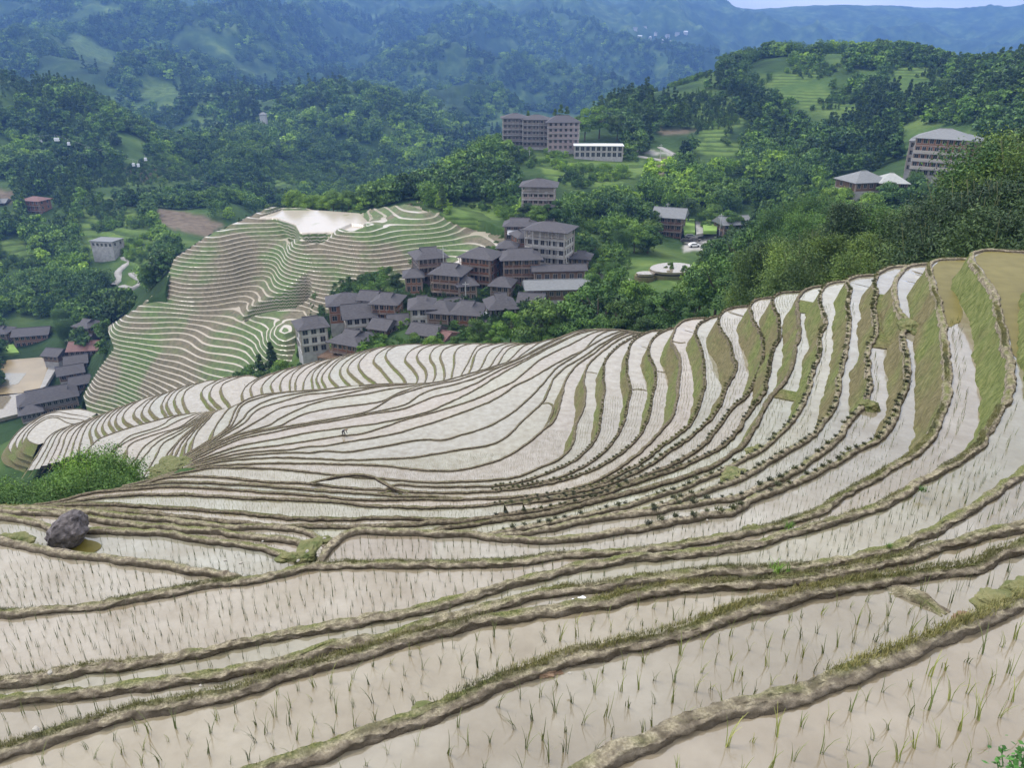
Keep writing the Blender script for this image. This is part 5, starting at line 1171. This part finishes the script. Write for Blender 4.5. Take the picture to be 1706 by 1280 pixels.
M['clump'] = leafmat('dark_tuft_leaves', (.03,.036,.018), (.055,.062,.03), (.095,.10,.05), 1.5)
M['fresh'] = leafmat('fresh_grass', (.06,.14,.02), (.10,.20,.03), (.15,.26,.05), 1.5)
# where is water? test a world point against the fields: the highest sheet that covers it
RIB = []
for c in CURVES:
    if c['h'] > 34 or c['name'] == 'N0' or c['far']: continue
    RIB.append((c['h'], c['P'], c['Ns']))
RIB.sort(key=lambda q: q[0])
rice_pts = []
used = 0
def side(P, N, Q):
    """signed distance of points Q to polyline P (positive on the uphill side)"""
    out = np.empty(len(Q)); ii = np.empty(len(Q), int)
    Ps = P[::2]; Ns = N[::2]
    for a in range(0, len(Q), 4000):
        q = Q[a:a+4000]; d = ((q[:, None]-Ps[None])**2).sum(-1); i = d.argmin(1); v = q-Ps[i]
        out[a:a+4000] = np.sign((v*Ns[i]).sum(1))*np.sqrt(d[np.arange(len(q)), i]); ii[a:a+4000] = i
        e = (i == 0) | (i == len(Ps)-1); out[a:a+4000][e] = 99
    return out
# rows of seedlings run along each bund, rows 24 cm apart, plants 22 cm apart
prev = []
for k, (h, P, N) in enumerate(RIB):
    s_ = np.concatenate([[0], np.cumsum(np.hypot(*np.diff(P, axis=0).T))])
    rmed = np.hypot(P[:, 0], P[:, 1])
    rows = []
    for j in range(0, 32):
        off = .16+j*.205
        Q = P+N*off; ss = np.concatenate([[0], np.cumsum(np.hypot(*np.diff(Q, axis=0).T))])
        m = int(ss[-1]/.19)
        if m < 3: continue
        t = (np.arange(m)+rng.random()*.5)*.19; q = np.stack([np.interp(t, ss, Q[:, 0]), np.interp(t, ss, Q[:, 1])], 1)
        q += rng.normal(size=q.shape)*.022; rows.append(q)
    if not rows: continue
    Q = np.vstack(rows); rr = np.hypot(Q[:, 0], Q[:, 1]); qx, qy, f = proj(Q[:, 0], Q[:, 1], CAMZ-h)
    ok = (rr < 62) & (qx > -20) & (qx < 1726) & (qy < 1300) & (qy > 400) & (f > 0)
    Q = Q[ok]
    if not len(Q): continue
    # keep only what is on its own side of this line and not covered by higher fields or their banks
    ok = side(P, N, Q) > .12
    for (h2, P2, N2) in RIB[:k]:
        if h-h2 > 7: continue
        d = side(P2, N2, Q); dr = (h-h2)/math.tan(R(68))+.40
        ok &= ~((d > -dr) & (d < 7.5))
    Q = Q[ok]
    ok = ~np.zeros(len(Q), bool)
    for (x0, y0, x1, y1) in DRY:
        qx, qy, _ = proj(Q[:, 0], Q[:, 1], CAMZ-h); ok &= ~((qx > x0) & (qx < x1) & (qy > y0) & (qy < y1) & (h > 10.5))
    rice_pts.append(np.column_stack([Q[ok], np.full(ok.sum(), CAMZ-h-.01)]))
RP = np.vstack(rice_pts)
qx, qy, _ = proj(RP[:, 0], RP[:, 1], RP[:, 2]); RP = RP[~(((qx > 1615) & (qy < 560)) | ((qx > 1545) & (qx < 1612) & (qy < 535) & (qy < 545)) | ((qx > 1340) & (qy < 508)))]
RP = RP[rng.random(len(RP)) > .06]
# not under the boulder or in its muddy pool
bx, by, _ = pxh(112, 905, 10.4); RP = RP[np.hypot(RP[:, 0]-bx, RP[:, 1]-by+.2) > .75]
RP = RP[np.argsort(np.hypot(RP[:, 0], RP[:, 1]))]
print('rice', len(RP))
TUF = [tuft_mesh('rice_seedling', 200+i, 5+(i % 2), .17+.02*i, .03, M['rice'], .0040, .42) for i in range(5)]
for i in range(min(300, len(RP))):
    o = bpy.data.objects.new('rice_seedling', TUF[i % 5]); COL.objects.link(o); o.location = RP[i]; o.rotation_euler = (random.uniform(-.15, .15), random.uniform(-.15, .15), random.random()*6.28); o.scale = [random.uniform(.75, 1.25)]*3
    tag(o, 'thin rice seedling standing in the nearest flooded fields', 'rice seedling', 'rice seedlings in the nearest fields')
def merge_tufts(name, pts, nb, h, w, mat, label, cat, lean=.4, upright=.6, hs=None):
    n = len(pts); V = np.empty((n, nb, 6, 3), np.float32)
    for b in range(nb):
        a = rng.random(n)*6.283; hh = h*(.65+.6*rng.random(n))*(1 if hs is None else hs); le = lean*hh*rng.random(n); sx, sy = -np.sin(a), np.cos(a); rr = np.hypot(pts[:, 0], pts[:, 1]); ww = w*(.7+.6*rng.random(n))*np.clip(rr/14, 1, 1.8)
        jx = rng.normal(size=n)*.012; jy = rng.normal(size=n)*.012
        for k, f in enumerate((0, .55, 1)):
            cx = pts[:, 0]+jx+np.cos(a)*le*f**1.6; cy = pts[:, 1]+jy+np.sin(a)*le*f**1.6; cz = pts[:, 2]+hh*f; w_ = ww*(1-f*.85)
            V[:, b, 2*k] = np.stack([cx-sx*w_, cy-sy*w_, cz], 1); V[:, b, 2*k+1] = np.stack([cx+sx*w_, cy+sy*w_, cz], 1)
    F = (np.arange(n*nb)[:, None, None]*6+np.array([[0,1,3,2],[2,3,5,4]])[None]).reshape(-1, 4)
    return tag(mesh_np(name, V.reshape(-1, 3), F, mat), label, cat, None, 'stuff')
far_ = RP[300:]; rr = np.hypot(far_[:, 0], far_[:, 1])
merge_tufts('rice_seedlings', far_[rr < 16], 4, .19, .0040, M['rice'], 'rows of young rice planted in the near flooded fields', 'rice')
merge_tufts('rice_seedlings', far_[(rr >= 16)], 2, .19, .0036, M['rice'], 'rows of young rice fading into the middle flooded fields', 'rice')
# dark tufts set out along the bunds
cl = [tuft_mesh('bean_tuft', 300+i, 46, .17, .26, M['clump'], .022, .9) for i in range(4)]
spots = []
for c in CURVES:
    if c['fl'] != 'c' and c['name'] not in ('F8', 'J7', 'J3', 'B9', '9'): continue
    if c['far']: continue
    P, N, s_ = c['P'], c['N'], c['s']; sp = .34 if c['h'] < 17 else .42; t = .0
    pxl, pyl, _ = proj(P[:, 0], P[:, 1], c['z'])
    while t < s_[-1]:
        i = min(np.searchsorted(s_, t), len(P)-1)
        lim = 820 if c['h'] > 13 else 1080
        if pxl[i] > lim and -10 < pxl[i] < 1720 and not (c['name'] == 'F8' and pyl[i] < 560) and random.random() < .9:
            q = P[i]-N[i]*(.14+random.uniform(-.03, .05)); spots.append((q[0], q[1], c['z']+.11, np.hypot(*q)))
        t += sp*random.uniform(.75, 1.3)
spots.sort(key=lambda q: q[3])
for i, q in enumerate(spots[:300]):
    o = bpy.data.objects.new('bund_tuft', cl[i % 4]); COL.objects.link(o); o.location = q[:3]; s = random.uniform(.35, .75); o.scale = (s, s, s*.85); o.rotation_euler = (0, 0, random.random()*6.28)
    tag(o, 'dark tuft in the row along a bund on the right slope', 'plant', 'dark tufts along the bunds')
rest_ = np.array(spots[300:])
if len(rest_):
    Vt = []; Ft = []; base = 0
    for q in rest_:
        me = cl[random.randrange(4)]; n_ = len(me.vertices); co = np.empty(n_*3, np.float32); me.vertices.foreach_get('co', co); co = co.reshape(-1, 3)*random.uniform(.45, .8)
        Vt.append(co+q[:3].astype(np.float32)); f_ = np.empty(len(me.polygons)*4, np.int32); me.polygons.foreach_get('vertices', f_); Ft.append(f_.reshape(-1, 4)+base); base += n_
    tag(mesh_np('bund_tufts', np.vstack(Vt), np.vstack(Ft), M['clump']), 'further dark tufts in rows along the middle bunds', 'plants', None, 'stuff')
# short grass on the near bunds
gp = []; gh = []
M['straw'] = leafmat('bund_grass', (.11,.12,.045), (.17,.17,.07), (.28,.25,.13), 1.2)
for c in CURVES:
    if c['far'] or c['h'] > 19: continue
    P, N, s_ = c['P'], c['N'], c['s']; dens = 420 if c['h'] < 9 else 90
    m = int(s_[-1]*dens); t = rng.random(m)*s_[-1]; gx = np.interp(t, s_, P[:, 0]); gy = np.interp(t, s_, P[:, 1]); nx = np.interp(t, s_, N[:, 0]); ny = np.interp(t, s_, N[:, 1])
    wb_ = .145+.010*(c['h']-4) if c['h'] < 9 else .22; off = -wb_*(.45+.55*rng.random(m)) ; gm = fbm(t*.5, t*0+c['seed'], 3, 4) + (.08 if c['fl'] == 'g' else 0)
    keep_ = gm > (.50 + .12*rng.random(m)); X = gx+nx*off; Y = gy+ny*off
    q1, q2, f = proj(X, Y, c['z']); keep_ &= (q1 > -30) & (q1 < 1740) & (q2 < 1310) & (np.hypot(X, Y) < 40) & (f > 0)
    gp.append(np.column_stack([X, Y, np.full(m, c['z']+.07)])[keep_])
gp = np.vstack(gp); print('grass', len(gp)); merge_tufts('bund_grass', gp, 3, .04, .003, M['straw'], 'short grass growing on top of the near bunds', 'grass', .9)
# fresh tufts
for i, (x, y, h, s, l) in enumerate([(1297,962,6.55,.8,'bright green grass tuft on the long bund at lower right'), (1314,884,8.6,.7,'bright tuft on the bund near the reddish slip'), (1535,825,7.45,.6,'bright tuft at the edge of the wide bund on the right'), (1480,1030-110,6.6,.35,'small bright tuft on the lower right bund')]):
    X, Y, Z = pxh(x, y, h); o = bpy.data.objects.new('grass_tuft', tuft_mesh('grass_tuft', 400+i, 60, .2, .25, M['fresh'], .008, .8)); COL.objects.link(o); o.location = (X, Y, Z+.08); o.scale = (s, s, s); tag(o, l, 'grass tuft')
# leafy weed in the bottom right corner
M['weedleaf'] = leafmat('weed_leaves', (.03,.10,.02), (.05,.15,.03), (.08,.21,.05), 3)
rg = np.random.default_rng(9); X, Y, Z = pxh(1698, 1290, 4.05)
C = rg.normal(size=(150, 3))*[.09, .07, .04]+[0, 0, .09]; V, F = quads(C, rg.normal(size=(150, 3))+[0, 0, 1.6], .02, rg, .6)
e = empty('weed_plant', (X, Y, Z)); tag(e, 'leafy green weed in the bottom right corner', 'plant'); mesh_np('leaves', V, F, M['weedleaf'], e)
b = MB()
for i in range(9): b.bar((0, 0, -.3), tuple(C[i*7]), .006, 5, r2=.003)
b.build('stem', M['weedleaf'], e)
# stooping person on the middle bund
def person(X, Y, Z, rot):
    e = empty('person', (X, Y, Z), R(rot)); tag(e, 'stooping person in dark clothes on a thin bund in the middle fields', 'person')
    # one skinned body: pelvis, bent back, neck, head, arms reaching down, legs
    vs = [(0,0,.50),(.0,-.10,.62),(0,-.28,.72),(0,-.40,.76),(0,-.50,.74),   # pelvis spine chest neck head
          (.11,0,.48),(.12,-.10,.27),(.12,.02,.03),(.12,-.12,.01), (-.11,0,.48),(-.12,-.04,.27),(-.12,.06,.03),(-.12,-.08,.01),
          (.16,-.29,.68),(.19,-.36,.48),(.14,-.46,.30),(.13,-.50,.24), (-.16,-.29,.68),(-.19,-.38,.48),(-.14,-.48,.32),(-.13,-.52,.25), (0,-.58,.73)]
    ed = [(0,1),(1,2),(2,3),(3,4),(4,21),(0,5),(5,6),(6,7),(7,8),(0,9),(9,10),(10,11),(11,12),(2,13),(13,14),(14,15),(15,16),(2,17),(17,18),(18,19),(19,20)]
    rad = [.12,.12,.13,.055,.095,.085,.06,.045,.04,.085,.06,.045,.04,.06,.042,.034,.03,.06,.042,.034,.03,.075]
    me = bpy.data.meshes.new('body'); me.from_pydata(vs, ed, []); o = bpy.data.objects.new('body', me); COL.objects.link(o); o.parent = e; me.materials.append(M['cloth'])
    sk = o.modifiers.new('skin', 'SKIN'); lay = me.skin_vertices[0] if me.skin_vertices else None
    if lay is None:
        bpy.context.view_layer.objects.active = o
    for i, r_ in enumerate(rad): me.skin_vertices[0].data[i].radius = (r_, r_)
    me.skin_vertices[0].data[0].use_root = True
    o.modifiers.new('sub', 'SUBSURF').levels = 1
    h_ = MB(); n_ = 14
    h_.add([(0,-.53,.92)]+[(.20*math.cos(6.283*i/n_), -.53+.20*math.sin(6.283*i/n_), .83) for i in range(n_)], [(0,1+i,1+(i+1)%n_) for i in range(n_)]+[tuple(range(n_,0,-1))]); h_.build('hat', M['wood'], e)
X, Y, Z = pxh(572, 727, 39.2)
try: person(X, Y, Z+.12, 60)
except Exception as ex: print('person', ex)
# extra water where a field has an odd corner
for h, pts in [(10.0, (528,955, 528,936, 540,912, 562,894, 640,889, 720,892, 720,960, 560,962)), (7.5, (1621,427,1634,419,1660,418,1790,424,1790,520,1660,500,1646,468)), (8.6, (1551,440,1562,435,1583,433,1650,436,1650,480,1575,480))]:
    pts = np.array(pts, float).reshape(-1, 2); X, Y, _ = unproj(pts[:, 0], pts[:, 1], h); b = MB(); b.add([(X[i], Y[i], CAMZ-h+.004) for i in range(len(X))], [tuple(range(len(X)))]); tag(b.build('paddy_water', M['water']), kind='structure')
M['pool'] = simple('algae_pool', (.115,.095,.016), (.165,.14,.035), 1.6, .45, 0, 'World', .15)
for h, pts in [(7.5, (1624,428,1636,421,1660,420,1708,425,1720,440,1712,470,1716,520,1722,575,1706,590,1693,600,1678,560,1664,515,1652,478,1632,444)), (8.6, (1554,445,1562,437,1583,435,1625,437,1625,470,1600,500,1604,532,1590,540,1579,546,1571,522,1562,490))]:
    pts = np.array(pts, float).reshape(-1, 2); pts = catmull(np.vstack([pts, pts[:1]]), 5)[:-1]; X, Y, _ = unproj(pts[:, 0], pts[:, 1], h); X = X+.05*np.sin(np.arange(len(X))*1.1); b = MB(); b.add([(X[i], Y[i], CAMZ-h+.008) for i in range(len(X))], [tuple(range(len(X)))]); tag(b.build('shallow_pool', M['pool']), kind='structure')
X, Y, Z = pxh(122, 918, 10.4)
t_ = np.linspace(0, 2*math.pi, 28, endpoint=False); b = MB(); b.add([(X+.55*math.cos(a)*(1+.12*math.sin(3*a)), Y+.42*math.sin(a), Z+.012) for a in t_], [tuple(range(28))])
pass
tag(b.build('shallow_pool', M['pool']), kind='structure')
# ------------------------------------------------------------------ air: one closed box of thin haze round everything
hb = MB().box(-6500, 6500, -60, 6600, float(Zg.min())-8, float(max(Zg.max(), 130))+6).build('haze', [])
hm = bpy.data.materials.new('haze'); hm.use_nodes = True; t = hm.node_tree; t.nodes.clear()
pv = t.nodes.new('ShaderNodeVolumePrincipled'); pv.inputs['Density'].default_value = .00020; pv.inputs['Color'].default_value = (.20, .42, 1.0, 1)
pv.inputs['Anisotropy'].default_value = .15
ou = t.nodes.new('ShaderNodeOutputMaterial'); t.links.new(pv.outputs[0], ou.inputs['Volume'])
hb.data.materials.clear(); hb.data.materials.append(hm); tag(hb, 'thin blue haze filling the valley', 'haze', None, 'stuff')
S.cycles.volume_bounces = 0
